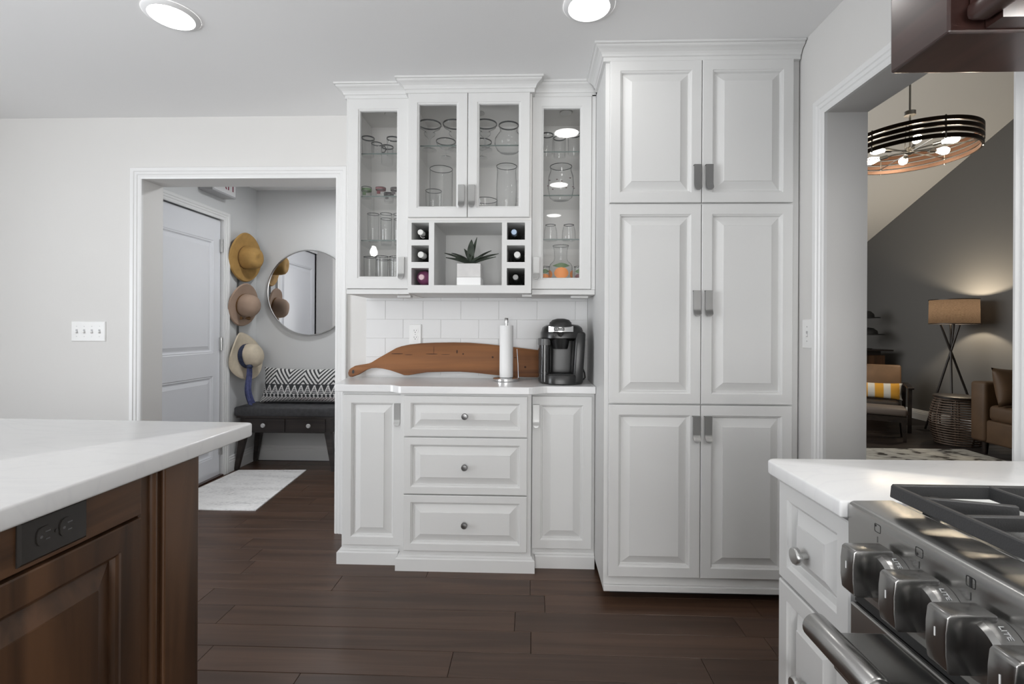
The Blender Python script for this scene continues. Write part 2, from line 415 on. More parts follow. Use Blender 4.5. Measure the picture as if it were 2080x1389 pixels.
# living room
LX = 5.19
zr = lambda y: 2.565 + 0.4155 * (7.474 - y)
struct(MB().box(LX, LX + 0.12, -0.2, 7.92, 0, 4.6), 'wall_living_right', 'living_paint')
struct(MB().box(1.2, LX, 7.8, 7.92, 0, 2.6), 'wall_living_back', 'living_paint')
struct(MB().box(1.31, LX, -0.2, -0.08, 0, 4.6), 'wall_living_front', 'living_paint')
struct(MB().box(1.19, 1.31, YW + 0.15, 4.2, 0, 4.6).box(1.19, 1.31, 6.6, 7.8, 0, 4.6).box(1.19, 1.31, 4.2, 6.6, 0, 0.9).box(1.19, 1.31, 4.2, 6.6, 2.5, 4.6).box(1.19, 1.31, -0.2, YW + 0.15, ZC + 0.1, 4.6), 'wall_living_left', 'living_paint')
struct(MB().prism([(7.95, zr(7.95)), (3.4, zr(3.4)), (-0.3, 3.0), (-0.3, 3.12), (3.4, zr(3.4) + 0.12), (7.95, zr(7.95) + 0.12)], lambda u, v, w_: (w_, u, v), 1.19, 5.25), 'ceiling_living', 'living_ceiling_paint')
# casings (stepped profile) and jamb linings
CASP = [(0, 0), (0, 0.012), (0.008, 0.015), (0.022, 0.013), (0.026, 0.017), (0.040, 0.016), (0.044, 0.020), (0.062, 0.021), (0.066, 0.018), (0.066, 0)]
struct(MB().sweep([(DX0, 0), (DX0, DZ), (DX1, DZ), (DX1, 0)], CASP, lambda a, b, h: (a, YW - h, b), -1), 'trim_1', 'trim_paint')
struct(MB().sweep([(OY1, 0), (OY1, OZ), (OY0, OZ), (OY0, 0)], CASP, lambda a, b, h: (XW - h, a, b), 1), 'trim_2', 'trim_paint')
struct(MB().sweep([(3.715, 0), (3.715, 2.045), (2.79, 2.045), (2.79, 0)], CASP, lambda a, b, h: (-2.48 + h, a, b), 1), 'trim_3', 'trim_paint')
BBP = [(0, 0), (0.016, 0), (0.016, 0.085), (0.013, 0.09), (0.013, 0.104), (0.008, 0.11), (0.008, 0.122), (0.003, 0.13), (0, 0.13)]
struct(MB().sweep([(-2.48, 3.785), (-2.48, 4.18), (-0.7, 4.18)], BBP, lambda a, b, h: (a, b, h), 1), 'baseboard_hall', 'trim_paint')
struct(MB().sweep([(LX, 7.8), (LX, 0)], BBP, lambda a, b, h: (a, b, h), 1), 'baseboard_living', 'trim_paint')
struct(MB().sweep([(-4.2, YW), (-2.355, YW)], BBP, lambda a, b, h: (a, b, h), 1), 'baseboard_back', 'trim_paint')
struct(MB().sweep([(-1.068, YW), (-0.985, YW)], BBP, lambda a, b, h: (a, b, h), 1), 'baseboard_corner', 'trim_paint')
struct(MB().sweep([(XW, 2.09), (XW, 1.957)], BBP, lambda a, b, h: (a, b, h), 1), 'baseboard_right', 'trim_paint')
# hall door
DFX = -2.497
d1 = spart('door_1', (DFX, 3.25, 0.012))
mb = MB(); fd = fXp(DFX)
PAN = [(2.93, 3.632, 0.985, 1.868), (2.93, 3.632, 0.16, 0.805)]
zs = [0.012, 0.16, 0.805, 0.985, 1.868, 2.04]
for a, b in ((0, 1), (2, 3), (4, 5)): mb.box(DFX - 0.04, DFX, 2.795, 3.71, zs[a], zs[b])
for a, b in ((1, 2), (3, 4)):
    mb.box(DFX - 0.04, DFX, 2.795, 2.93, zs[a], zs[b]).box(DFX - 0.04, DFX, 3.632, 3.71, zs[a], zs[b])
mb.build('door_leaf', 'door_paint_cool_light', d1)
for u0, u1, v0, v1 in PAN:
    MB().rloops(fd, u0, u1, v0, v1, [(0, -0.001), (0.006, -0.004), (0.012, -0.003), (0.022, -0.012), (0.03, -0.012), (0.055, -0.004), (0.056, -0.003)], cap1=True).build('door_panel', 'door_paint_cool_light', d1)
for z in (1.84, 1.055, 0.22):
    h = MB().box(DFX + 0.001, DFX + 0.012, 3.700, 3.7125, z - 0.05, z + 0.05); h.tube([(DFX + 0.016, 3.708, z - 0.052), (DFX + 0.016, 3.708, z + 0.052)], 0.007, 8)
    h.build('hinge', 'nickel', d1)
struct(MB().box(-2.60, -2.465, 2.79, 3.715, 0.0, 0.012), 'trim_4', 'cherry_dark')
# unseen windows, added as openings for the daylight fill
def added_window(name, axis, at, a0, a1, z0, z1):
    f = (lambda a, b, z: (a, at + b, z)) if axis == 'x' else (lambda a, b, z: (at + b, a, z))
    root = spart(name, f((a0 + a1) / 2, 0, z0))
    mb = MB()
    for (p, q, r, s_) in ((a0, a1, z0, z0 + 0.06), (a0, a1, z1 - 0.06, z1), (a0, a0 + 0.06, z0, z1), (a1 - 0.06, a1, z0, z1), ((a0 + a1) / 2 - 0.03, (a0 + a1) / 2 + 0.03, z0, z1)):
        c0, c1 = f(p, -0.03, r), f(q, 0.03, s_); mb.box(c0[0], c1[0], c0[1], c1[1], r, s_)
    mb.build('window_frame', 'trim_paint', root)
    for p, q in ((a0 + 0.06, (a0 + a1) / 2 - 0.03), ((a0 + a1) / 2 + 0.03, a1 - 0.06)):
        c0, c1 = f(p, -0.003, 0), f(q, 0.003, 0); MB().box(c0[0], c1[0], c0[1], c1[1], z0 + 0.06, z1 - 0.06).build('pane', 'pane', root)
added_window('added_window_1', 'x', -3.27, -1.2, 0.9, 0.15, 2.05)
added_window('added_window_3', 'y', 1.25, 4.2, 6.6, 0.9, 2.5)  # added to brighten the living room
added_window('added_window_2', 'y', -4.27, -1.8, 0.6, 0.1, 2.05)

# ------------------------------------------------------------------ cabinet pieces
def frame_front(fn, u0, u1, v0, v1, fw, t=0.018, name='door', mat='cabinet_paint', parent=None):
    return MB().rloops(fn, u0, u1, v0, v1, [(0, -t), (0, -0.0025), (0.0025, 0), (fw - 0.011, 0), (fw - 0.009, -0.003), (fw - 0.004, -0.006), (fw, -0.0155)], cap0=True).build(name, mat, parent)
def raised(fn, u0, u1, v0, v1, fw, parent, mat='cabinet_paint', sl=0.034):
    return MB().rloops(fn, u0, u1, v0, v1, [(fw - 0.002, -0.0155), (fw + 0.003, -0.0155), (fw + 0.003 + sl, -0.0016), (fw + 0.0042 + sl, 0.0008)], cap1=True).build('raised_panel', mat, parent)
def panel_door(parent, fn, u0, u1, v0, v1, fw=0.055, name='door', mat='cabinet_paint', sl=0.034, t=0.018):
    d = frame_front(fn, u0, u1, v0, v1, fw, t, name, mat, parent); raised(fn, u0, u1, v0, v1, fw, d, mat, sl); return d
def glass_door(parent, fn, u0, u1, v0, v1, fw=0.057):
    d = MB().rloops(fn, u0, u1, v0, v1, [(fw, -0.020), (0, -0.020), (0, -0.0025), (0.0025, 0), (fw - 0.011, 0), (fw - 0.008, -0.003), (fw - 0.003, -0.0045), (fw, -0.010), (fw, -0.020)]).build('door', 'cabinet_paint', parent)
    MB().rloops(fn, u0, u1, v0, v1, [(fw - 0.001, -0.013), (fw - 0.001, -0.016)], cap0=True, cap1=True).build('pane', 'pane', d)
    return d
def pull(parent, fn, uc, vtop, W=0.031, L=0.112):
    path = [(0.002, 0), (0.014, 0), (0.0155, -0.002), (0.0155, -0.078), (0.0165, -0.086), (0.0205, -0.094), (0.0235, -0.100), (0.025, -0.106), (0.0255, -0.110), (0.0258, -0.112)]
    wd = [1, 1, 1, 1, 1, 1, 0.97, 0.80, 0.55, 0.22]
    rs = []
    for (w_, v), k in zip(path, wd):
        h = W / 2 * k
        rs.append([fn(uc - h, vtop + v, w_), fn(uc + h, vtop + v, w_), fn(uc + h, vtop + v - 0.0005, w_ - 0.003 if v < -0.001 else w_), fn(uc - h, vtop + v - 0.0005, w_ - 0.003 if v < -0.001 else w_)])
    rs[0] = [fn(uc - W / 2, vtop, 0), fn(uc + W / 2, vtop, 0), fn(uc + W / 2, vtop - 0.003, 0), fn(uc - W / 2, vtop - 0.003, 0)]
    rs[1] = [fn(uc - W / 2, vtop, 0.0155), fn(uc + W / 2, vtop, 0.0155), fn(uc + W / 2, vtop - 0.003, 0.0125), fn(uc - W / 2, vtop - 0.003, 0.0125)]
    del rs[2]
    return MB().rings(rs, True, True, True).build('pull_handle', 'pull_metal', parent, smooth=35)
def knob(parent, fn, u, v, r=0.0155, mat='dark_nickel'):
    mb = MB()
    prof = [(0.006, 0), (0.0055, 0.012), (0.008, 0.015), (r, 0.018), (r, 0.024), (r - 0.002, 0.027), (0.004, 0.028)]
    rs = [[fn(u + p * math.cos(2 * PI * i / 20), v + p * math.sin(2 * PI * i / 20), h) for i in range(20)] for p, h in prof]
    return mb.rings(rs, True, True, True).build('knob', mat, parent, smooth=35)
CRP = [(0, 2.352), (0.012, 2.354), (0.012, 2.370), (0.017, 2.373), (0.019, 2.380), (0.024, 2.388), (0.034, 2.396), (0.043, 2.401), (0.047, 2.405), (0.047, 2.409), (0.055, 2.411), (0.055, 2.4195), (0, 2.4195)]
xy = lambda a, b, h: (a, b, h)

# tall pantry
pn = thing('pantry_cabinet', 'tall white pantry cabinet with six raised-panel doors beside the right wall', 'cabinet', (0.735, 2.38, 0))
MB().box(0.318, 1.150, 2.08, 2.70, 0.075, 2.36).build('body', 'cabinet_paint', pn)
MB().box(0.318, 1.150, 2.07, 2.70, 0.047, 0.074).build('base_molding', 'cabinet_paint', pn, bevel=0.003)
MB().box(0.36, 1.10, 2.15, 2.66, 0.0, 0.046).build('plinth', 'black_matte', pn)
MB().sweep([(0.318, 2.3345), (0.318, 2.08), (1.150, 2.08)], CRP, xy, 1).build('crown_molding', 'cabinet_paint', pn)
f = fY(2.06)
for v0, v1, pt in ((0.117, 0.862, 0.818), (0.868, 1.730, 1.357), (1.737, 2.352, 1.897)):
    for u0, u1, uc in ((0.336, 0.7285, 0.708), (0.7315, 1.118, 0.758)):
        d = panel_door(pn, f, u0, u1, v0, v1, 0.054); pull(d, f, uc, pt)

# buffet base units
bl = thing('base_cabinet', 'white base cabinet with one narrow door under the left end of the buffet counter', 'cabinet', (-0.80, 2.52, 0))
MB().box(-0.958, -0.646, 2.368, 2.70, 0.0, 0.868).build('body', 'cabinet_paint', bl)
BMP = [(0, 0), (0.018, 0), (0.018, 0.058), (0.013, 0.064), (0.006, 0.066), (0.004, 0.075), (0, 0.077)]
MB().sweep([(-0.959, 2.70), (-0.959, 2.3675), (-0.666, 2.3675)], BMP, xy, 1).build('base_molding', 'cabinet_paint', bl)
f = fY(2.349); d = panel_door(bl, f, -0.946, -0.648, 0.098, 0.854, 0.052); pull(d, f, -0.668, 0.812)
bc = thing('drawer_cabinet', 'white base cabinet with three wide drawers in the middle of the buffet', 'cabinet', (-0.32, 2.5, 0))
MB().box(-0.645, 0.001, 2.314, 2.70, 0.0, 0.868).build('body', 'cabinet_paint', bc)
MB().sweep([(-0.646, 2.3665), (-0.646, 2.3135), (0.002, 2.3135), (0.002, 2.3665)], BMP, xy, 1).build('base_molding', 'cabinet_paint', bc)
f = fY(2.295)
for v0, v1 in ((0.100, 0.372), (0.378, 0.654), (0.660, 0.858)):
    d = panel_door(bc, f, -0.624, -0.019, v0, v1, 0.045, 'drawer_front'); knob(d, f, -0.322, {0.1: 0.235, 0.378: 0.515, 0.66: 0.762}[v0])
br = thing('base_cabinet', 'white base cabinet with one narrow door between the drawers and the pantry', 'cabinet', (0.16, 2.52, 0))
MB().box(0.002, 0.316, 2.368, 2.70, 0.0, 0.868).build('body', 'cabinet_paint', br)
MB().sweep([(0.0215, 2.3675), (0.316, 2.3675)], BMP, xy, 1).build('base_molding', 'cabinet_paint', br)
f = fY(2.349); d = panel_door(br, f, 0.004, 0.301, 0.098, 0.854, 0.054); pull(d, f, 0.024, 0.814)
# buffet counter
def arc(cx, cy, r, a0, a1, n=6): return [(cx + r * math.cos(a0 + (a1 - a0) * i / n), cy + r * math.sin(a0 + (a1 - a0) * i / n)) for i in range(n + 1)]
poly = [(-1.058, 2.700), (-0.983, 2.330), (-0.70, 2.330)] + [(-0.70 + 0.065 * t, 2.330 - 0.05 * (0.5 - 0.5 * math.cos(PI * t))) for t in (0.2, 0.4, 0.6, 0.8, 1)] \
     + [(-0.012 + 0.09 * t, 2.280 + 0.05 * (0.5 - 0.5 * math.cos(PI * t))) for t in (0, 0.2, 0.4, 0.6, 0.8, 1)] + [(0.3165, 2.330), (0.3165, 2.700)]
tag(MB().prism(poly, lambda a, b, h: (a, b, h), 0.870, 0.906).build('countertop', 'quartz', bevel=0.004), 'white quartz countertop with stepped front edge on the buffet cabinets', 'countertop')
CT = 0.906

# upper units
def upper_shell(root, x0, x1, yf, z0, fl_top, z1=2.36):
    mb = MB().box(x0, x0 + 0.018, yf, 2.70, z0, z1).box(x1 - 0.018, x1, yf, 2.70, z0, z1)
    mb.box(x0 + 0.018, x1 - 0.018, yf, 2.70, z1 - 0.02, z1).box(x0 + 0.018, x1 - 0.018, yf, 2.70, z0, z0 + 0.022)
    MB().box(x0 + 0.0185, x1 - 0.0185, yf + 0.001, 2.689, z0 + 0.0225, fl_top).build('floor_panel', 'cabinet_inside', root)
    mb.build('carcass', 'cabinet_inside', root)
    MB().box(x0 + 0.018, x1 - 0.018, 2.69, 2.70, z0 + 0.022, z1 - 0.02).build('back_panel', 'cabinet_inside', root)
    p = MB().lathe([(0.030, z1 - 0.024), (0.034, z1 - 0.022), (0.034, z1 - 0.020)], ((x0 + x1) / 2 + 0.02, 2.52, 0), 20); p.build('puck_light', 'nickel', root)
def gshelf(root, x0, x1, y0, z):
    g_ = MB().box(x0 + 0.019, x1 - 0.019, y0, 2.688, z - 0.006, z).build('glass_shelf', 'shelf_glass', root)
    MB().box(x0 + 0.019, x1 - 0.019, y0 - 0.0012, y0 - 0.0002, z - 0.006, z).build('shelf_edge', 'shelf_edge', g_)
ul = thing('wall_cabinet', 'tall narrow glass-door wall cabinet at the left end of the uppers', 'cabinet', (-0.78, 2.54, 1.36))
upper_shell(ul, -0.944, -0.622, 2.392, 1.361, 1.4375)
f = fY(2.371); d = glass_door(ul, f, -0.938, -0.626, 1.388, 2.352, 0.063); pull(d, f, -0.658, 1.546)
MB().box(-0.944, -0.622, 2.378, 2.392, 1.361, 1.386).build('light_rail', 'cabinet_paint', ul, bevel=0.002)
MB().box(-0.9445, -0.9385, 2.374, 2.392, 1.386, 2.36).build('face_stile', 'cabinet_paint', ul)
MB().sweep([(-0.944, 2.70), (-0.944, 2.388), (-0.622, 2.388)], CRP, xy, 1).build('crown_molding', 'cabinet_paint', ul)
for z in (2.088, 1.869, 1.642): gshelf(ul, -0.944, -0.622, 2.41, z)
ur = thing('wall_cabinet', 'tall narrow glass-door wall cabinet between the wine cubbies and the pantry', 'cabinet', (0.15, 2.54, 1.36))
upper_shell(ur, -0.001, 0.316, 2.392, 1.361, 1.4375)
f = fY(2.371); d = glass_door(ur, f, -0.002, 0.295, 1.388, 2.352, 0.058); pull(d, f, 0.021, 1.547)
MB().box(-0.001, 0.316, 2.378, 2.392, 1.361, 1.386).build('light_rail', 'cabinet_paint', ur, bevel=0.002)
MB().box(0.2965, 0.316, 2.376, 2.392, 1.386, 2.36).build('face_stile', 'cabinet_paint', ur)
MB().sweep([(-0.001, 2.388), (0.3165, 2.388)], CRP, xy, 1).build('crown_molding', 'cabinet_paint', ur)
for z in (2.092, 1.870, 1.646): gshelf(ur, -0.001, 0.316, 2.41, z)
uc_ = thing('wall_cabinet', 'wide two-door glass wall cabinet with wine cubbies and open niche below', 'cabinet', (-0.31, 2.52, 1.365))
upper_shell(uc_, -0.620, -0.003, 2.342, 1.728, 1.797)
f = fY(2.322)
for u0, u1, uc in ((-0.617, -0.3215, -0.349), (-0.3185, -0.013, -0.298)):
    d = glass_door(uc_, f, u0, u1, 1.738, 2.352, 0.056); pull(d, f, uc, 1.894, L=0.105)
MB().sweep([(-0.620, 2.386), (-0.620, 2.338), (-0.003, 2.338), (-0.003, 2.386)], CRP, xy, 1).build('crown_molding', 'cabinet_paint', uc_)
gshelf(uc_, -0.620, -0.003, 2.37, 2.111)
mb = MB()
for a, b in ((-0.620, -0.602), (-0.515, -0.488), (-0.150, -0.125), (-0.036, -0.003)): mb.box(a, b, 2.342, 2.70, 1.404, 1.7275 if a in (-0.620, -0.036) else 1.715)
mb.box(-0.620, -0.003, 2.342, 2.70, 1.365, 1.404).box(-0.602, -0.036, 2.342, 2.70, 1.715, 1.7275)
for a, b in ((-0.602, -0.515), (-0.125, -0.036)):
    for z0, z1 in ((1.489, 1.519), (1.602, 1.630)): mb.box(a, b, 2.342, 2.70, z0, z1)
mb.build('cubby_frame', 'cabinet_paint', uc_)
MB().box(-0.488, -0.150, 2.66, 2.668, 1.404, 1.715).build('niche_back', 'cabinet_paint', uc_)
for a, b in ((-0.602, -0.515), (-0.125, -0.036)):
    for z0, z1 in ((1.404, 1.489), (1.519, 1.602), (1.63, 1.715)): MB().box(a, b, 2.672, 2.68, z0, z1).build('cubby_back', 'slot_black', uc_)
for (a, b, y, par, zb) in ((-0.61, -0.53, 2.44, ul, 1.361), (-0.05, 0.0, 2.40, uc_, 1.365), (0.20, 0.29, 2.44, ur, 1.361)):
    MB().box(a if par is not ul else -0.70, b if par is not ul else -0.63, y, y + 0.05, zb - 0.014, zb - 0.0005).build('light_bar', 'cabinet_paint', par, bevel=0.003)

# ------------------------------------------------------------------ things on the buffet counter
# long serving board leaning on the tiles (outline in metres along the counter / up the board)
S = 0.745e-3 * 1.0
def bp(cx, cy): return (-1.041 + (cx - 97) * S, (775 - cy) * S)
top = [(97, 752), (104, 728), (118, 715), (150, 697), (190, 689), (230, 683), (255, 678), (275, 670), (330, 635), (400, 595), (460, 560), (500, 546), (550, 535), (650, 522), (760, 517), (900, 514), (1020, 516), (1150, 525), (1250, 535), (1400, 552), (1560, 570), (1575, 580), (1580, 640)]
bot = [(1580, 772), (1560, 774), (1450, 773), (1370, 771), (1200, 757), (1050, 742), (950, 736), (850, 737), (700, 742), (620, 754), (560, 766), (530, 766), (490, 752), (420, 730), (360, 717), (310, 712), (270, 714), (235, 728), (180, 762), (125, 783), (110, 780), (100, 768)]
n_ = 26
def samp(pts, n):
    ls = [0]
    for a, b in zip(pts, pts[1:]): ls.append(ls[-1] + math.dist(a, b))
    out = []
    for i in range(n):
        t = ls[-1] * i / (n - 1); k = 0
        while k < len(ls) - 2 and ls[k + 1] < t: k += 1
        q = (t - ls[k]) / max(1e-9, ls[k + 1] - ls[k]); out.append((pts[k][0] + (pts[k + 1][0] - pts[k][0]) * q, pts[k][1] + (pts[k + 1][1] - pts[k][1]) * q))
    return out
board = [bp(*p) for p in top + bot]
hole = [bp(137 + 9 * math.cos(a), 743 + 15 * math.sin(a)) for a in [2 * PI * i / 12 for i in range(12)]]
TL = math.radians(6)
def bmap(u, v, w_): return (u, 2.668 + v * math.sin(TL) - w_ * math.cos(TL), CT + 0.008 + v * math.cos(TL) + w_ * math.sin(TL))
sb = thing('serving_board', 'long paddle-shaped brown wooden serving board leaning on the backsplash', 'cutting board', (-0.45, 2.65, CT))
MB().prism(board, bmap, 0, 0.019).build('board', 'acacia', sb, bevel=0.003, smooth=40)
MB().prism(hole, bmap, 0.0185, 0.0196).build('hanging_hole', 'slot_black', sb)
for (x, y, a, b) in ((470, 604, 60, 3), (560, 610, 40, 2), (735, 604, 60, 3), (840, 607, 45, 2), (750, 575, 2, 30), (928, 585, 7, 14), (975, 602, 8, 6), (1200, 625, 10, 8), (1447, 698, 10, 8), (1370, 628, 12, 3)):
    c = [bp(x + a / 1 * math.cos(t) * 0.8, y + b * math.sin(t)) for t in [2 * PI * i / 10 for i in range(10)]]
    MB().prism(c, bmap, 0.0185, 0.0194).build('knot', 'acacia_crack', sb)
# paper towel holder
px, py = -0.137, 2.565
pt = thing('paper_towel_holder', 'white paper towel roll on a round steel stand in front of the board', 'paper towel', (px, py, CT))
MB().lathe([(0.070, CT), (0.073, CT + 0.003), (0.073, CT + 0.013), (0.069, CT + 0.016), (0.01, CT + 0.017)], (px, py, 0), 36).build('base', 'chrome', pt, smooth=40)
MB().lathe([(0.006, CT + 0.016), (0.006, CT + 0.315), (0.0115, CT + 0.316), (0.0115, CT + 0.338), (0.009, CT + 0.341)], (px, py, 0), 16).build('rod', 'chrome', pt, smooth=40)
MB().lathe([(0.02, CT + 0.019), (0.036, CT + 0.019), (0.0368, CT + 0.022), (0.0368, CT + 0.297), (0.036, CT + 0.300), (0.02, CT + 0.300), (0.02, CT + 0.019)], (px, py, 0), 40, cap0=False, cap1=False).build('paper_roll', 'paper', pt, smooth=40)
MB().tube([(px + 0.066, py, CT + 0.015), (px + 0.064, py, CT + 0.09), (px + 0.058, py, CT + 0.172)], 0.0022, 8).build('tension_arm', 'nickel', pt, smooth=40)
# single-cup coffee maker
cm = thing('coffee_maker', 'black single-cup coffee maker with silver band at the right of the buffet', 'coffee maker', (0.165, 2.5, CT))
def sup(cx, cy, a, b, e=3.2, n=36): return [(cx + a * math.copysign(abs(math.cos(t)) ** (2 / e), math.cos(t)), cy + b * math.copysign(abs(math.sin(t)) ** (2 / e), math.sin(t))) for t in [2 * PI * i / n for i in range(n)]]
def stack(lv, e=3.2):
    rs = []
    for cx, cy, a, b, z in lv: rs.append([(x, y, CT + z) for x, y in sup(cx, cy, a, b, e)])
    return MB().rings(rs, True, True, True)
stack([(0.155, 2.515, 0.094, 0.135, 0.001), (0.155, 2.515, 0.100, 0.141, 0.006), (0.155, 2.515, 0.1, 0.141, 0.045), (0.155, 2.515, 0.097, 0.138, 0.050)]).build('base', 'black_plastic', cm, smooth=40)
MB().box(0.085, 0.225, 2.385, 2.50, 0.9565, 0.960).build('drip_tray', 'black_matte', cm, bevel=0.001)
stack([(0.165, 2.585, 0.095, 0.07, 0.050), (0.168, 2.585, 0.097, 0.07, 0.16), (0.170, 2.585, 0.100, 0.07, 0.25), (0.172, 2.58, 0.100, 0.07, 0.27)]).build('back_column', 'black_plastic', cm, smooth=40)
# right flank
MB().prism([(2.388, 0.004), (2.393, 0.20), (2.405, 0.268), (2.60, 0.268), (2.60, 0.004)], lambda u, v, w_: (w_ + (v - 0.05) * 0.06, u, CT + v), 0.208, 0.262).build('side_column', 'black_plastic', cm, bevel=0.014, seg=3, smooth=40)
# head
stack([(0.160, 2.52, 0.098, 0.105, 0.222), (0.160, 2.515, 0.112, 0.125, 0.236), (0.160, 2.515, 0.113, 0.125, 0.262), (0.160, 2.52, 0.103, 0.118, 0.290), (0.162, 2.525, 0.085, 0.10, 0.303), (0.162, 2.53, 0.05, 0.07, 0.308)], 2.8).build('head', 'black_plastic', cm, smooth=40)
stack([(0.148, 2.475, 0.058, 0.10, 0.283), (0.148, 2.475, 0.060, 0.102, 0.298), (0.150, 2.48, 0.056, 0.096, 0.316), (0.152, 2.49, 0.042, 0.08, 0.330), (0.152, 2.50, 0.02, 0.05, 0.336)], 2.5).build('lid', 'black_matte', cm, smooth=40)
bnd = [(0.086 + 0.124 * t, 2.372 + 0.022 * (2 * t - 1) ** 2) for t in [i / 10 for i in range(11)]]
rs = [[(x, y, CT + 0.268), (x, y, CT + 0.290 + 0.006 * (2 * i / 10 - 1) ** 2), (x, y + 0.02, CT + 0.292 + 0.006 * (2 * i / 10 - 1) ** 2), (x, y + 0.02, CT + 0.268)] for i, (x, y) in enumerate(bnd)]
bn = MB().rings(rs, True, True, True).build('handle_band', 'chrome', cm, smooth=40)
t_ = text_mesh('KEURIG', 0.0125); t_.xform(Matrix.Translation((0.138, 2.3705, CT + 0.2815)) @ Matrix.Rotation(PI / 2, 4, 'X')); 
lp = MB().rbox(0.112, 0.164, 2.3708, 2.378, CT + 0.2735, CT + 0.2895, 0.002, 2).build('logo_plate', 'ink_black', bn)
t_.build('logo', 'ink_white', bn)
MB().lathe([(0.036, 0.180), (0.040, 0.19), (0.052, 0.255), (0.054, 0.266), (0.02, 0.267)], (0.148, 2.44, CT), 28).build('brew_funnel', 'black_plastic', cm, smooth=40)
MB().prism(sup(0.068, 2.51, 0.034, 0.10, 3), lambda a, b, h: (a, b, h), CT + 0.012, CT + 0.200).build('water_tank', 'tank_plastic', cm, smooth=40)
MB().prism(sup(0.068, 2.51, 0.035, 0.102, 3), lambda a, b, h: (a, b, h), CT + 0.200, CT + 0.232).build('tank_lid', 'tank_lid_grey', cm, smooth=40)
for k in range(3): MB().lathe([(0.005, 0), (0.005, 0.002), (0.003, 0.003)], n=12, M=Matrix.Translation((0.222 + k * 0.0145, 2.42 + 0.006 * k, CT + 0.2735 - k * 0.0015)) @ Matrix.Rotation(-0.9, 4, 'X') @ Matrix.Rotation(PI, 4, 'X') @ Matrix.Rotation(PI, 4, 'X')).build('button', 'chrome', cm)
MB().tube([(0.262, 2.60, CT + 0.09), (0.277, 2.59, CT + 0.075), (0.288, 2.58, CT + 0.045), (0.290, 2.57, CT + 0.02), (0.278, 2.57, CT + 0.007), (0.262, 2.58, CT + 0.006)], 0.004, 8).build('power_cord', 'black_matte', cm, smooth=40)

# wall plates
def outlet_plate(name, label, fn, u, v, mat='plate_plastic', horiz=False, W=0.070, Hh=0.118, slot='slot_black'):
    g = (lambda a, b, w_: fn(u + b, v - a, w_)) if horiz else (lambda a, b, w_: fn(u + a, v + b, w_))
    p0 = fn(u, v, 0); t = thing(name, label, 'outlet', p0)
    MB().rloops(g, -W / 2, W / 2, -Hh / 2, Hh / 2, [(0, 0.0005), (0, 0.003), (0.004, 0.0065)], True, True).build('cover_plate', mat, t)
    for s in (-1, 1):
        o = [(0.0165 * math.copysign(abs(math.cos(a)) ** 0.7, math.cos(a)), s * 0.0195 + 0.0145 * math.copysign(abs(math.sin(a)) ** 0.8, math.sin(a))) for a in [2 * PI * i / 20 for i in range(20)]]
        r = MB().prism(o, g, 0.0065, 0.0085).build('receptacle', mat, t)
        mb = MB()
        for a0, a1, b0, b1 in ((-0.0075, -0.0055, -0.001, 0.008), (0.0055, 0.0075, 0.0, 0.007)): mb.prism([(a0, s * 0.0195 + b0), (a1, s * 0.0195 + b0), (a1, s * 0.0195 + b1), (a0, s * 0.0195 + b1)], g, 0.0083, 0.0088)
        mb.prism([(0.0025 * math.cos(a), s * 0.0195 - 0.007 + 0.0025 * math.sin(a)) for a in [2 * PI * i / 10 for i in range(10)]], g, 0.0083, 0.0088)
        mb.build('slots', slot, r)
    MB().prism([(0.003 * math.cos(a), 0.003 * math.sin(a)) for a in [2 * PI * i / 10 for i in range(10)]], g, 0.0065, 0.0078).build('screw', mat if horiz else 'nickel', t)
    return t
outlet_plate('wall_outlet', 'white electrical outlet on the tiled backsplash above the board', fY(YW - 0.009), -0.668, 1.153)
def switch_plate(name, label, fn, u, v, n, W, Hh):
    t = thing(name, label, 'light switch', fn(u, v, 0)); g = lambda a, b, w_: fn(u + a, v + b, w_)
    MB().rloops(g, -W / 2, W / 2, -Hh / 2, Hh / 2, [(0, 0.0005), (0, 0.003), (0.004, 0.0065)], True, True).build('cover_plate', 'plate_plastic', t)
    for k in range(n):
        a = (k - (n - 1) / 2) * 0.046
        MB().prism([(a - 0.0055, -0.012), (a + 0.0055, -0.012), (a + 0.0055, 0.012), (a - 0.0055, 0.012)], g, 0.0063, 0.0075).build('slot', 'sign_grey', t)
        MB().rings([[g(a - 0.004, 0.001, 0.007), g(a + 0.004, 0.001, 0.007), g(a + 0.004, -0.009, 0.007), g(a - 0.004, -0.009, 0.007)], [g(a - 0.0035, -0.006, 0.018), g(a + 0.0035, -0.006, 0.018), g(a + 0.0035, -0.011, 0.017), g(a - 0.0035, -0.011, 0.017)]], True, True, True).build('toggle', 'plate_plastic', t)
        for s in (-1, 1): MB().prism([(a + 0.0025 * math.cos(q), s * 0.03 + 0.0025 * math.sin(q)) for q in [2 * PI * i / 8 for i in range(8)]], g, 0.0063, 0.0075).build('screw', 'nickel', t)
switch_plate('light_switch', 'white four-toggle switch plate on the wall left of the hall doorway', fY(YW), -2.612, 1.160, 4, 0.207, 0.118)
switch_plate('light_switch', 'white single-toggle switch plate on the right wall beside the pantry', fXm(XW), 2.010, 1.173, 1, 0.073, 0.122)

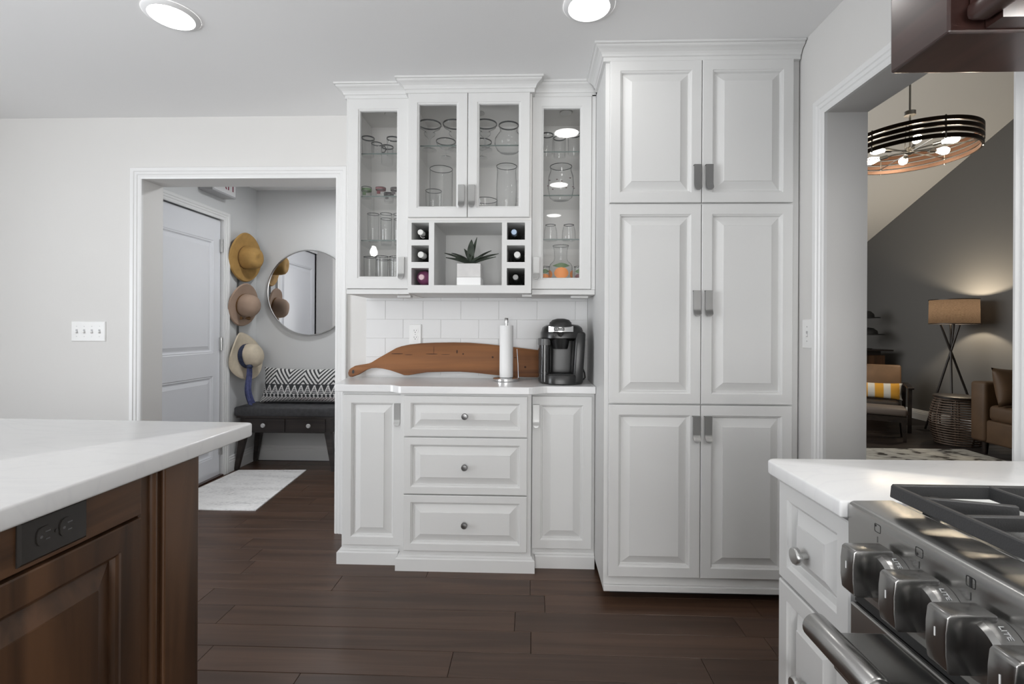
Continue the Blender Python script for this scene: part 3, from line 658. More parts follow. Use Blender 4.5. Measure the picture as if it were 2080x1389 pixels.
# ------------------------------------------------------------------ glassware, bottles, plant in the uppers
def glass(label, group, x, y, z, prof, n=24, rim=None, name='drinking_glass', cat='glass', th=0.0022):
    """prof: outer (r, z) from foot to lip; an inner wall follows at th"""
    inner = [(max(0.002, r - th), max(zz, prof[0][1] + 0.006)) for r, zz in reversed(prof)]
    t = thing(name, label, cat, (x, y, z), group)
    MB().lathe([(r, z + zz) for r, zz in prof + inner], (x, y, 0), n).build('bowl' if rim else 'body', 'glass', t, smooth=50)
    r, zz = prof[-1]
    MB().lathe([(r + 0.0007, z + zz - rim if rim else z + zz - 0.0022), (r + 0.0007, z + zz + 0.0005), (r - th - 0.0004, z + zz + 0.0005), (r - th - 0.0004, z + zz - (rim or 0.0022)), (r + 0.0007, z + zz - (rim or 0.0022))], (x, y, 0), n, cap0=False, cap1=False).build('rim', 'rim_glass', t, smooth=50)
    return t
TUM = lambda r, h: [(r * 0.9, 0.0), (r * 0.93, 0.004), (r, h)]
SHL = {1: 2.088, 2: 1.869, 3: 1.642, 4: 1.438}
def row(label, group, spots, z, prof, **kw):
    first = None; xs = sorted(p[0] for p in spots if p[1] < 2.52); nb = [p for p in spots if p[1] >= 2.52]
    for x, y in spots:
        if len(spots) == len(xs): pos = 'left' if x == xs[0] else ('right' if x == xs[-1] else 'middle')
        elif y < 2.52: pos = 'front ' + ('left' if x == xs[0] else ('right' if x == xs[-1] else 'middle'))
        else: pos = 'back' if len(nb) == 1 else ('back left' if x == min(p[0] for p in nb) else 'back right')
        lb = pos + ' ' + label
        if first is None: first = glass(lb, group, x, y, z, prof, **kw)
        else: dup(first, (x, y, z), lb)
row('clear tall glass with dark rim on the top shelf of the left cabinet', 'glasses on the left cabinet top shelf', [(-0.865, 2.46), (-0.735, 2.47), (-0.80, 2.58)], SHL[1], TUM(0.033, 0.10), rim=0.006)
t = glass('small clear glass mug at the front of the left cabinet top shelf', None, -0.812, 2.44, SHL[1], TUM(0.027, 0.062), rim=0.004, name='glass_mug')
MB().tube([(-0.783, 2.44, SHL[1] + 0.045), (-0.770, 2.44, SHL[1] + 0.048), (-0.763, 2.44, SHL[1] + 0.03), (-0.772, 2.44, SHL[1] + 0.015), (-0.784, 2.44, SHL[1] + 0.016)], 0.003, 8).build('handle', 'rim_glass', t, smooth=40)
for x, y, m, lb in ((-0.872, 2.46, 'print_green', 'small glass with green band on the left cabinet second shelf'), (-0.790, 2.44, 'print_red', 'small glass with dark red band on the left cabinet second shelf'),
                    (-0.778, 2.54, 'print_dark', 'small glass with grey band, behind on the left cabinet second shelf'), (-0.715, 2.45, 'print_dark', 'small glass with black band at the right of the left cabinet second shelf')):
    t = glass(lb, 'small printed glasses', x, y, SHL[2], TUM(0.026, 0.058 if m == 'print_green' else 0.05), name='shot_glass')
    MB().lathe([(0.0262, SHL[2] + 0.038), (0.0266, SHL[2] + 0.050)], (x, y, 0), 24, cap0=False, cap1=False).build('printed_band', m, t, smooth=50)
    MB().rbox(x - 0.012, x + 0.006, y - 0.0272, y - 0.024, SHL[2] + 0.012, SHL[2] + 0.028, 0.001, 1).build('printed_mark', m, t)
row('clear straight highball glass on the third shelf of the left cabinet', 'highball glasses in the left cabinet', [(-0.835, 2.46), (-0.765, 2.455), (-0.70, 2.47), (-0.80, 2.57), (-0.73, 2.58)], SHL[3], TUM(0.031, 0.145))
row('clear tumbler on the floor of the left cabinet', 'tumblers in the bottom of the left cabinet', [(-0.855, 2.47), (-0.785, 2.45), (-0.715, 2.46), (-0.82, 2.57), (-0.75, 2.57)], SHL[4], TUM(0.033, 0.125))
MARG = [(0.036, 0.0), (0.037, 0.003), (0.008, 0.010), (0.0055, 0.02), (0.0055, 0.055), (0.012, 0.068), (0.025, 0.078), (0.030, 0.088), (0.024, 0.098), (0.030, 0.106), (0.055, 0.120), (0.060, 0.138)]
row('margarita glass with dark rim on the shelf of the centre glass cabinet', 'margarita glasses in the centre cabinet', [(-0.535, 2.44), (-0.405, 2.44), (-0.245, 2.44)], 2.111, MARG, rim=0.006)
BOWL = [(0.030, 0.0), (0.031, 0.003), (0.006, 0.010), (0.005, 0.045), (0.030, 0.058), (0.050, 0.075), (0.053, 0.092)]
row('footed glass bowl behind the margarita glasses', 'footed dessert bowls in the centre cabinet', [(-0.470, 2.55), (-0.275, 2.56)], 2.111, BOWL, rim=0.004)
PIT = [(0.05, 0.0), (0.062, 0.01), (0.074, 0.04), (0.072, 0.065), (0.055, 0.09), (0.046, 0.102), (0.046, 0.115), (0.052, 0.138)]
t = glass('round-bellied glass pitcher on the right of the centre cabinet shelf', None, -0.125, 2.46, 2.111, PIT, rim=0.006, name='glass_pitcher', cat='pitcher')
MB().tube([(-0.074, 2.44, 2.111 + 0.13), (-0.048, 2.44, 2.111 + 0.128), (-0.038, 2.44, 2.111 + 0.09), (-0.045, 2.44, 2.111 + 0.05), (-0.056, 2.44, 2.111 + 0.042)], 0.007, 10).build('handle', 'rim_glass', t, smooth=40)
ZB = 1.7975
glass('tall clear glass cylinder vase inside the centre cabinet, left side', None, -0.495, 2.55, ZB, [(0.060, 0), (0.062, 0.004), (0.062, 0.255)], name='glass_vase', cat='vase', n=32)
glass('heavy clear tumbler in front of the tall vase in the centre cabinet', None, -0.515, 2.45, ZB + 0.012, TUM(0.042, 0.095))
tag(MB().lathe([(0.045, ZB), (0.065, ZB + 0.006), (0.068, ZB + 0.011), (0.03, ZB + 0.0105)], (-0.515, 2.45, 0), 32).build('saucer', 'rim_glass', smooth=40), 'dark glass saucer under the tumbler in the centre cabinet', 'saucer')
glass('wide shallow glass bowl low in the centre cabinet', None, -0.255, 2.55, ZB, [(0.035, 0), (0.05, 0.01), (0.062, 0.05), (0.066, 0.085)], name='glass_bowl', cat='bowl', n=32)
t = glass('tall clear glass water jug at the right of the centre cabinet floor', None, -0.135, 2.47, ZB, [(0.048, 0), (0.052, 0.01), (0.054, 0.13), (0.050, 0.215), (0.054, 0.24)], name='water_jug', cat='pitcher', n=32)
MB().tube([(-0.083, 2.45, ZB + 0.15), (-0.062, 2.45, ZB + 0.155), (-0.052, 2.45, ZB + 0.12), (-0.055, 2.45, ZB + 0.07), (-0.082, 2.45, ZB + 0.055)], 0.007, 10).build('handle', 'glass', t, smooth=40)
SR = {1: 2.092, 2: 1.870, 3: 1.646, 4: 1.438}
row('tall pilsner glass on the top shelf of the right glass cabinet', 'glasses on the right cabinet top shelf', [(0.075, 2.46), (0.142, 2.50), (0.215, 2.46)], SR[1], TUM(0.033, 0.105), rim=0.005)
t = glass('large clear pitcher with red dots on the second shelf of the right cabinet', None, 0.150, 2.50, SR[2], [(0.045, 0), (0.06, 0.012), (0.07, 0.06), (0.066, 0.12), (0.055, 0.155), (0.058, 0.175)], name='glass_pitcher', cat='pitcher', n=32)
for k in range(9):
    a = -PI / 2 + (k - 4) * 0.35; MB().lathe([(0.004, -0.001), (0.005, 0), (0.004, 0.001)], (0.150 + 0.0695 * math.cos(a), 2.50 + 0.0695 * math.sin(a), SR[2] + 0.07 + 0.03 * math.sin(k * 2.3)), 8).build('painted_dot', 'print_red', t)
row('small clear tumbler on the third shelf of the right cabinet', 'tumblers on the right cabinet third shelf', [(0.095, 2.46), (0.190, 2.46)], SR[3], [(0.034, 0), (0.036, 0.004), (0.034, 0.05), (0.027, 0.078), (0.0265, 0.082)])
CAR = [(0.055, 0), (0.062, 0.008), (0.062, 0.075), (0.055, 0.09), (0.038, 0.105), (0.034, 0.12), (0.035, 0.16), (0.042, 0.185)]
t = glass('clear juice carafe printed with an orange, on the right cabinet floor', None, 0.150, 2.48, SR[4], CAR, name='juice_carafe', cat='carafe', n=32)
def decal(parent, name, mat, cx, cy, z, r, a0, a1, z0, z1, shape):
    rs = []
    for i in range(13):
        a = a0 + (a1 - a0) * i / 12; q = (2 * i / 12 - 1); h = math.sqrt(max(0.02, 1 - q * q)) if shape == 'round' else max(0.12, 1 - abs(q) ** 1.5)
        m = (z0 + z1) / 2; hh = (z1 - z0) / 2 * h
        rs.append([(cx + r * math.cos(a), cy + r * math.sin(a), z + m - hh), (cx + r * math.cos(a), cy + r * math.sin(a), z + m + hh)])
    MB().rings(rs, False).build(name, mat, parent)
decal(t, 'printed_orange', 'print_orange', 0.150, 2.48, SR[4], 0.0628, -PI / 2 - 0.62, -PI / 2 + 0.62, 0.008, 0.066, 'round')
decal(t, 'printed_leaf', 'print_green', 0.150, 2.48, SR[4], 0.0628, -PI / 2 - 0.75, -PI / 2 + 0.75, 0.062, 0.088, 'leaf')
for s in (-1, 1):
    decal(t, 'printed_orange', 'print_orange', 0.150, 2.48, SR[4], 0.0627, -PI / 2 + s * 1.25 - 0.45, -PI / 2 + s * 1.25 + 0.45, 0.008, 0.055, 'round')
for x, lb in ((0.066, 'small juice glass with orange print left of the carafe'), (0.245, 'small juice glass with green print right of the carafe')):
    t = glass(lb, 'juice glasses beside the carafe', x, 2.47, SR[4], TUM(0.027, 0.075), name='juice_glass')
    decal(t, 'printed_fruit', 'print_orange' if x < 0.1 else 'print_red', x, 2.47, SR[4], 0.0275, -PI / 2 - 0.9, -PI / 2 + 0.9, 0.008, 0.035, 'round')
    decal(t, 'printed_leaf', 'print_green', x, 2.47, SR[4], 0.0278, -PI / 2 - 0.9, -PI / 2 + 0.9, 0.036, 0.06, 'leaf')
# wine bottles lying in the cubbies, necks out
def bottle(label, x, z, body, cap, y0=2.36, tilt=0.0, capr=0.0145, br=0.036, fat=False):
    t = thing('wine_bottle', label, 'bottle', (x, 2.52, z - br), 'wine bottles in the cubbies')
    M = Matrix.Translation((x, y0, z)) @ Matrix.Rotation(tilt, 4, 'Z') @ Matrix.Rotation(-PI / 2, 4, 'X')
    if fat: MB().lathe([(0.012, 0.012), (0.02, 0.018), (0.034, 0.035), (br, 0.06), (br, 0.285), (br - 0.006, 0.292)], n=24, M=M).build('bottle_body', body, t, smooth=40)
    else: MB().lathe([(0.012, 0.05), (0.013, 0.075), (0.02, 0.09), (br - 0.003, 0.125), (br, 0.14), (br, 0.285), (br - 0.006, 0.292)], n=24, M=M).build('bottle_body', body, t, smooth=40)
    MB().lathe([(capr - 0.002, 0), (capr, 0.002), (capr, 0.052), (capr - 0.001, 0.055)], n=20, M=M).build('neck_capsule', cap, t, smooth=40)
bottle('dark wine bottle with white foil and loose wire in the top left cubby', -0.562, 1.672, 'bottle_dark', 'cap_white')
bottle('wine bottle with white cap in the middle left cubby', -0.560, 1.559, 'bottle_dark', 'cap_white', tilt=-0.10, capr=0.016)
bottle('purple wine bottle with pink cap in the bottom left cubby', -0.556, 1.446, 'bottle_purple', 'cap_pink', br=0.038, tilt=-0.05, fat=True)
bottle('dark wine bottle with pale blue cap in the top right cubby', -0.091, 1.672, 'bottle_dark', 'cap_blue')
bottle('wine bottle with white cap in the middle right cubby', -0.074, 1.559, 'bottle_dark', 'cap_white', capr=0.016)
bottle('dark wine bottle with grey cap in the bottom right cubby', -0.082, 1.446, 'bottle_dark', 'cap_grey')
MB().tube([(-0.562 + 0.006 + 0.018 * math.cos(a) * (1 - 0.06 * i), 2.372 + 0.004 * i, 1.660 + 0.018 * math.sin(a) * (1 - 0.06 * i)) for i, a in enumerate([0.9 + k * 0.55 for k in range(9)])], 0.0018, 6).build('wire', 'cap_white', [o for o in C.objects if o.name == 'wine_bottle'][0], smooth=40)
# agave in a two-tone cube pot
pl = thing('potted_agave', 'small dark green agave in a white and marble cube pot in the niche', 'plant', (-0.317, 2.425, 1.404))
MB().box(-0.378, -0.256, 2.362, 2.484, 1.4045, 1.446).build('pot_base', 'pot_white', pl, bevel=0.003)
MB().box(-0.377, -0.257, 2.363, 2.483, 1.446, 1.516).build('pot', 'pot_marble', pl, bevel=0.003)
MB().box(-0.370, -0.264, 2.370, 2.476, 1.512, 1.5175).build('soil', 'soil', pl)
def leaf(az, el, L, W, droop=0.2):
    rs = []; d = Vector((math.cos(az), math.sin(az), 0)); s = Vector((-d.y, d.x, 0)); p = Vector((-0.317, 2.423, 1.517)); e = el
    for i in range(9):
        t = i / 8; wv = W * (0.75 + 0.9 * t - 0.2 * t) * (1 - t ** 2.2) + 0.0006
        dirv = d * math.cos(e) + Vector((0, 0, math.sin(e))); nrm = -d * math.sin(e) + Vector((0, 0, math.cos(e)))
        rs.append([p - s * wv + nrm * wv * 0.5, p - nrm * 0.002, p + s * wv + nrm * wv * 0.5, p + nrm * 0.002])
        p = p + dirv * (L * 1.16 / 8); e -= droop / 8
    MB().rings(rs, True, True, True).build('leaf', 'leaf', pl, smooth=60)
for az, el, L, W, dr in ((PI * 1.02, 0.52, 0.125, 0.019, 0.25), (PI * 0.9, 0.75, 0.11, 0.020, 0.5), (PI * 1.15, 0.25, 0.115, 0.018, 0.1), (-0.05, 0.45, 0.135, 0.019, 0.2), (0.25, 0.7, 0.115, 0.020, 0.2), (-0.3, 0.28, 0.125, 0.013, 0.1),
                      (PI * 0.5, 1.3, 0.125, 0.021, 0.1), (PI * 0.35, 1.15, 0.14, 0.012, -0.1), (-PI * 0.5, 0.95, 0.06, 0.014, 0.4), (-PI * 0.4, 0.75, 0.06, 0.013, 0.4), (PI * 0.7, 1.05, 0.10, 0.015, 0.3), (PI * 1.22, 0.5, 0.08, 0.014, 0.5), (-PI * 0.22, 0.55, 0.085, 0.013, 0.4)):
    leaf(az, el, L, W, dr)

# ------------------------------------------------------------------ island
IX = -0.800
ip = [(IX, -0.9)] + arc(IX - 0.025, 1.348 - 0.025, 0.025, 0, PI / 2) + [(-2.35, 1.385), (-2.35, -0.9)]
tag(MB().prism(ip, lambda a, b, h: (a, b, h), 0.877, 0.914).build('island_countertop', 'quartz', bevel=0.005, seg=3, smooth=40), 'large white quartz island countertop with rounded corner at the left', 'countertop')
isl = thing('kitchen_island', 'dark walnut kitchen island base with raised-panel doors under the white top', 'kitchen island', (-1.5, 0.2, 0))
MB().box(-2.05, -0.862, -0.8, 1.13, 0.0, 0.8765).build('body', 'walnut', isl)
MB().box(-0.862, -0.835, 1.052, 1.165, 0.0, 0.8765).box(-0.90, -0.862, 1.13, 1.165, 0, 0.8765).build('corner_post', 'walnut', isl, bevel=0.004)
MB().box(-0.862, -0.846, 0.992, 1.052, 0.0, 0.8765).build('filler_strip', 'walnut', isl)
MB().tube([(-0.846, 1.030, 0.0), (-0.846, 1.030, 0.875)], 0.010, 10).build('bead_molding', 'walnut', isl, smooth=40)
MB().box(-0.862, -0.838, -0.8, 0.992, 0.786, 0.8765).build('top_rail', 'walnut_side', isl, bevel=0.002)
f = fXp(-0.835)
for u0, u1 in ((0.46, 0.990), (-0.08, 0.455), (-0.62, -0.085)):
    panel_door(isl, f, u0, u1, 0.11, 0.780, 0.062, 'door', 'walnut', 0.036, t=0.026)
MB().box(-0.90, -0.8625, -0.8, 1.0, 0.0, 0.10).build('toe_kick', 'black_matte', isl)
outlet_plate('island_outlet', 'dark bronze outlet plate mounted sideways on the walnut island', fXp(-0.838), 0.803, 0.832, 'outlet_bronze', True, 0.074, 0.12, 'dark_nickel')

# ------------------------------------------------------------------ right counter, drawer base, range
rc = [(0.500, 0.780)] + [(0.500, 1.008)] + arc(0.525, 1.008, 0.025, PI, PI / 2)[1:] + [(1.154, 1.040), (1.154, 0.780)]
tag(MB().prism(rc, lambda a, b, h: (a, b, h), 0.886, 0.914).build('countertop', 'quartz', bevel=0.004, seg=3, smooth=40), 'short white quartz countertop between the range and the living-room opening', 'countertop')
rb = thing('side_cabinet', 'narrow white drawer base cabinet beside the steel range', 'cabinet', (0.84, 0.9, 0))
MB().box(0.540, 1.150, 0.785, 1.010, 0.10, 0.885).build('body', 'cabinet_paint', rb)
MB().box(0.60, 1.14, 0.79, 1.0, 0.0, 0.10).build('toe_kick', 'black_matte', rb)
f = fXm(0.520)
for v0, v1 in ((0.677, 0.876), (0.392, 0.671), (0.112, 0.386)):
    d = panel_door(rb, f, 0.788, 1.008, v0, v1, 0.042, 'drawer_front', sl=0.022, t=0.0195); knob(d, f, 0.905, (v0 + v1) / 2 - 0.012, 0.016, 'nickel')

rg = thing('gas_range', 'stainless steel gas range with big square knobs at the right edge', 'range', (0.83, 0.395, 0))
RY0, RY1 = 0.015, 0.777
MB().box(0.545, 1.15, RY0, RY1, 0.12, 0.905).build('body', 'steel', rg)
prof = [(0.592, 0.775), (0.516, 0.775), (0.512, 0.779), (0.511, 0.895)] + [(0.521 - 0.010 * math.cos(a), 0.906 + 0.010 * math.sin(a)) for a in (0.2, 0.6, 1.0, 1.4)] + [(0.580, 0.917), (0.588, 0.911), (0.592, 0.905)]
MB().prism(prof, lambda u, v, w_: (u, w_, v), RY0, RY1).build('control_panel', 'steel', rg, smooth=30)
MB().box(0.593, 1.149, RY0 + 0.005, RY1 - 0.005, 0.9055, 0.911).build('cooktop', 'cooktop_steel', rg, bevel=0.002)
MB().box(0.512, 0.544, RY0 + 0.01, RY1 - 0.003, 0.20, 0.757).build('oven_door', 'steel', rg, bevel=0.003)
MB().box(0.520, 0.544, RY0 + 0.01, RY1 - 0.003, 0.758, 0.774).build('vent_slot', 'slot_black', rg)
MB().box(0.515, 0.544, RY0 + 0.01, RY1 - 0.003, 0.13, 0.195).build('lower_panel', 'steel', rg, bevel=0.003)
for x in (0.60, 1.10):
    for y in (RY0 + 0.06, RY1 - 0.06): MB().lathe([(0.018, 0.0), (0.018, 0.01), (0.012, 0.012), (0.012, 0.12)], (x, y, 0), 12).build('leg', 'steel', rg)
h = MB().tube([(0.432, 0.735, 0.742), (0.432, 0.730, 0.742), (0.432, 0.600, 0.742), (0.432, 0.597, 0.742)], [0.015, 0.0195, 0.0195, 0.017], 24)
h.tube([(0.432, 0.598, 0.742), (0.432, 0.19, 0.742)], 0.0155, 24)
h.tube([(0.432, 0.19, 0.742), (0.432, 0.187, 0.742), (0.432, 0.06, 0.742), (0.432, 0.055, 0.742)], [0.017, 0.0195, 0.0195, 0.015], 24)
hd = h.build('oven_handle', 'steel', rg, smooth=40)
for y in (0.600, 0.095): MB().box(0.440, 0.5118, y, y + 0.10, 0.700, 0.752).build('handle_bracket', 'steel', hd, bevel=0.002)
KN = [0.687, 0.612, 0.539, 0.466, 0.393, 0.32]
for k, y in enumerate(KN):
    z = 0.850
    t = MB().lathe([(0.0345, 0), (0.0345, 0.024), (0.031, 0.030), (0.020, 0.0305)], n=40, M=Matrix.Translation((0.5108, y - 0.009, z - 0.007)) @ Matrix.Rotation(-PI / 2, 4, 'Y')).build('knob', 'steel_knob', rg, smooth=30)
    # grip block, slightly crowned on its outer face
    gp = [(-0.0335, 0), (0.0325, 0), (0.0325, 0.050), (0.029, 0.054), (0.012, 0.056), (-0.012, 0.056), (-0.029, 0.054), (-0.0335, 0.050)]
    MB().prism(gp, lambda v, w_, u: (0.5045 - w_, u, z + v), y - 0.014, y + 0.013).build('grip', 'steel_knob', t, bevel=0.002, seg=2, smooth=35)
    MB().box(0.4478, 0.4486, y - 0.001, y + 0.0, z + 0.002, z + 0.012).build('pointer', 'ink_white', t)
    # LITE / HI marks around the skirt
    for word, ang in (('LITE', -1.02), ('HI', -0.60)):
        tm = text_mesh(word, 0.008)
        tm.xform(Matrix.Translation((0.4990, y - 0.009, z - 0.007)) @ Matrix.Rotation(ang, 4, 'X') @ Matrix.Translation((0, -0.0348, 0)) @ Matrix.Rotation(PI / 2, 4, 'Y') @ Matrix.Rotation(0, 4, 'Z') @ Matrix.Rotation(PI / 2, 4, 'X') @ Matrix.Rotation(PI, 4, 'X') @ Matrix.Rotation(PI, 4, 'X'))
        tm.build('lettering', 'ink_white', t)
# burner symbols printed on the panel
fp = fXm(0.511)
def ring_sq(mb, u, v, s, w_, r=0.2):
    o = [(u + a * s, v + b * s) for a, b in sup(0, 0, 1, 1, 6, 24)]; i_ = [(u + a * (s - w_), v + b * (s - w_)) for a, b in sup(0, 0, 1, 1, 6, 24)]
    mb.rings([[fp(*p, 0.0002) for p in o], [fp(*p, 0.0002) for p in i_]], True); return mb
for k, y in enumerate(KN[:5]):
    u = y + 0.026; v = 0.898
    mb = ring_sq(MB(), u, v, 0.0062, 0.0008)
    du, dv = ((0.004, 0.003), (0.003, -0.003), (0, 0), (-0.004, 0.003), (-0.003, -0.003))[k]
    if k == 2: mb.quad([fp(u - 0.0016, v - 0.0058, 0.0003), fp(u + 0.0016, v - 0.0058, 0.0003), fp(u + 0.0016, v + 0.0058, 0.0003), fp(u - 0.0016, v + 0.0058, 0.0003)])
    else: mb.quad([fp(u + du + 0.0016 * math.cos(a), v + dv + 0.0016 * math.sin(a), 0.0003) for a in [2 * PI * i / 10 for i in range(10)]])
    mb.quad([fp(u - 0.0004, v - 0.021, 0.0003), fp(u + 0.0004, v - 0.021, 0.0003), fp(u + 0.0004, v - 0.012, 0.0003), fp(u - 0.0004, v - 0.012, 0.0003)])
    mb.build('burner_symbol', 'ink_black', rg)
# burners and cast iron grates
for x, y in ((0.72, 0.62), (0.98, 0.62), (0.72, 0.20), (0.98, 0.20), (0.85, 0.40)):
    b_ = MB().lathe([(0.05, 0.911), (0.048, 0.918), (0.036, 0.922), (0.01, 0.922)], (x, y, 0), 28).build('burner', 'cooktop_steel', rg, smooth=40)
    MB().lathe([(0.034, 0.922), (0.036, 0.926), (0.032, 0.931), (0.01, 0.932)], (x, y, 0), 28).build('burner_cap', 'iron', b_, smooth=40)
def grate(y0, y1, label):
    t = thing('grate', label, 'grate', (0.845, (y0 + y1) / 2, 0.911), 'cast iron grates on the range')
    mb = MB(); Z0, Z1 = 0.936, 0.955; X0, X1 = 0.552, 1.12
    def bar(a, b, wd=0.006, zt=Z1, zb=Z0):
        A, B = Vector(a), Vector(b); d = (B - A).normalized(); s = Vector((-d.y, d.x)) 
        rs = []
        for p in (A, B): rs.append([(*(p - s * wd), zb), (*(p + s * wd), zb), (*(p + s * wd * 0.7), zt), (*(p - s * wd * 0.7), zt)])
        mb.rings(rs, True, True, True)
    bar((X0, y0), (X1, y0)); bar((X0, y1), (X1, y1)); bar((X0, y0), (X0, y1)); bar((X1, y0), (X1, y1)); bar(((X0 + X1) / 2, y0), ((X0 + X1) / 2, y1))
    ym = (y0 + y1) / 2
    for xa, xb in ((X0, (X0 + X1) / 2), ((X0 + X1) / 2, X1)):
        xm = (xa + xb) / 2
        for sx in (xa, xb):
            for fy in (0.22, 0.5, 0.78):
                yy = y0 + (y1 - y0) * fy; bar((sx, yy), (sx + (xm - sx) * (0.62 if fy == 0.5 else 0.72), yy + (ym - yy) * 0.45), 0.0055)
        for sy in (y0, y1): bar((xm, sy), (xm, sy + (ym - sy) * 0.6), 0.0055)
    mb.build('grate_bars', 'iron', t, bevel=0.0015, seg=1)
    for x in (0.606, X1):
        for y in (y0 + 0.004, y1 - 0.004): MB().rings([[(x - 0.008, y - 0.007, 0.9112), (x + 0.008, y - 0.007, 0.9112), (x + 0.008, y + 0.007, 0.9112), (x - 0.008, y + 0.007, 0.9112)], [(x - 0.006, y - 0.005, 0.94), (x + 0.006, y - 0.005, 0.94), (x + 0.006, y + 0.005, 0.94), (x - 0.006, y + 0.005, 0.94)]], True, True, True).build('foot', 'iron', t)
grate(0.500, 0.738, 'black cast iron grate on the far end of the range top')
grate(0.265, 0.490, 'black cast iron grate in the middle of the range top')
grate(0.035, 0.255, 'black cast iron grate on the near end of the range top')

# upper cabinet and wood range hood, top right
wc = thing('upper_cabinet', 'narrow dark cherry wall cabinet hanging above the right counter', 'cabinet', (0.95, 0.95, 1.73))
MB().box(0.752, 1.150, 0.880, 1.020, 1.730, 2.415).build('body', 'cherry_dark', wc, bevel=0.004, seg=2)
hdq = thing('range_hood', 'dark cherry wood range hood with heavy bottom rail above the range', 'range hood', (0.95, 0.45, 1.73))
MB().box(0.800, 1.150, 0.02, 0.878, 1.84, 2.415).build('hood_box', 'cherry_dark', hdq, bevel=0.003)
MB().rbox(0.772, 0.815, 0.02, 0.874, 1.742, 1.775, 0.012, 3).build('front_rail', 'cherry_dark', hdq, smooth=40)
MB().box(0.786, 0.802, 0.02, 0.876, 1.775, 1.84).build('front_apron', 'cherry_dark', hdq)
for ya, yb in ((0.846, 0.878), (0.02, 0.05)): MB().box(0.815, 1.150, ya, yb, 1.735, 1.84).build('side_rail', 'cherry_dark', hdq)
MB().box(0.84, 1.13, 0.10, 0.80, 1.815, 1.839).build('vent_filter', 'steel', hdq)

for y in (0.25, 0.66):  # unseen hood lamps, added to brighten the right counter and pantry
    MB().lathe([(0.036, 1.8145), (0.038, 1.812), (0.046, 1.813), (0.046, 1.815)], (0.98, y, 0), 28, cap0=False, cap1=False).build('added_lamp_bezel', 'nickel', hdq)
    MB().lathe([(0.0355, 1.8135), (0.0355, 1.8148)], (0.98, y, 0), 28).build('added_hood_lamp', 'added_hood_glow', hdq)

# ------------------------------------------------------------------ recessed ceiling lights
def can(x, y, label, mat='can_glow'):
    t = thing('recessed_light', label, 'ceiling light', (x, y, ZC - 0.012), 'recessed ceiling lights')
    MB().lathe([(0.076, ZC - 0.007), (0.079, ZC - 0.011), (0.094, ZC - 0.006), (0.098, ZC - 0.0005)], (x, y, 0), 40, cap0=False, cap1=False).build('trim_ring', 'light_trim', t, smooth=60)
    MB().lathe([(0.0765, ZC - 0.006), (0.0765, ZC - 0.0065)], (x, y, 0), 40).build('lens', mat, t)
can(-1.427, 1.822, 'round recessed ceiling light above the island, left')
can(0.212, 1.806, 'round recessed ceiling light in front of the buffet')
can(0.225, 0.74, 'round recessed ceiling light over the aisle, second from the buffet')
can(0.235, -0.35, 'round recessed ceiling light over the aisle, third from the buffet')
can(-1.50, 3.45, 'round recessed ceiling light inside the hall', 'hall_glow')

# clear glass pendants hanging over the island (seen as a bright spot in the left glass door)
for y, lb in ((0.54, 'clear glass pendant lamp over the island, the one nearer the buffet'), (-0.5, 'clear glass pendant lamp over the near end of the island')):
    p_ = thing('pendant_lamp', lb, 'lamp', (-1.43, y, 1.76), 'pendants over the island')
    MB().tube([(-1.43, y, 1.96), (-1.43, y, ZC - 0.02)], 0.004, 8).build('cord', 'black_matte', p_)
    MB().lathe([(0.06, ZC - 0.02), (0.06, ZC - 0.0005)], (-1.43, y, 0), 24).build('canopy', 'nickel', p_)
    MB().lathe([(0.022, 1.925), (0.024, 1.985), (0.01, 1.99)], (-1.43, y, 0), 16).build('socket', 'nickel', p_, smooth=40)
    MB().lathe([(0.012, 1.925), (0.03, 1.885), (0.032, 1.865), (0.022, 1.845), (0.004, 1.838)], (-1.43, y, 0), 20).build('bulb', 'pendant_glow', p_, smooth=60)
    MB().lathe([(0.026, 1.985), (0.05, 1.96), (0.10, 1.88), (0.125, 1.78)], (-1.43, y, 0), 32, cap0=False, cap1=False).build('glass_shade', 'pane', p_, smooth=60)

# ------------------------------------------------------------------ hall things
# exit sign over the door
ex = thing('exit_sign', 'white box EXIT sign with dark red letters above the hall door', 'sign', (-2.43, 3.575, 2.215))
MB().box(-2.478, -2.372, 3.435, 3.715, 2.212, 2.405).build('housing', 'sign_grey', ex, bevel=0.004)
MB().box(-2.374, -2.369, 3.447, 3.703, 2.224, 2.394).build('face_plate', 'sign_white', ex)
tm = text_mesh('EXIT', 0.165); tm.v = [(x * 0.78, y * 1.05, z) for x, y, z in tm.v]
tm.xform(Matrix.Translation((-2.3685, 3.575, 2.309)) @ Matrix.Rotation(PI / 2, 4, 'Z') @ Matrix.Rotation(PI / 2, 4, 'X')); tm.build('lettering', 'sign_red', ex)
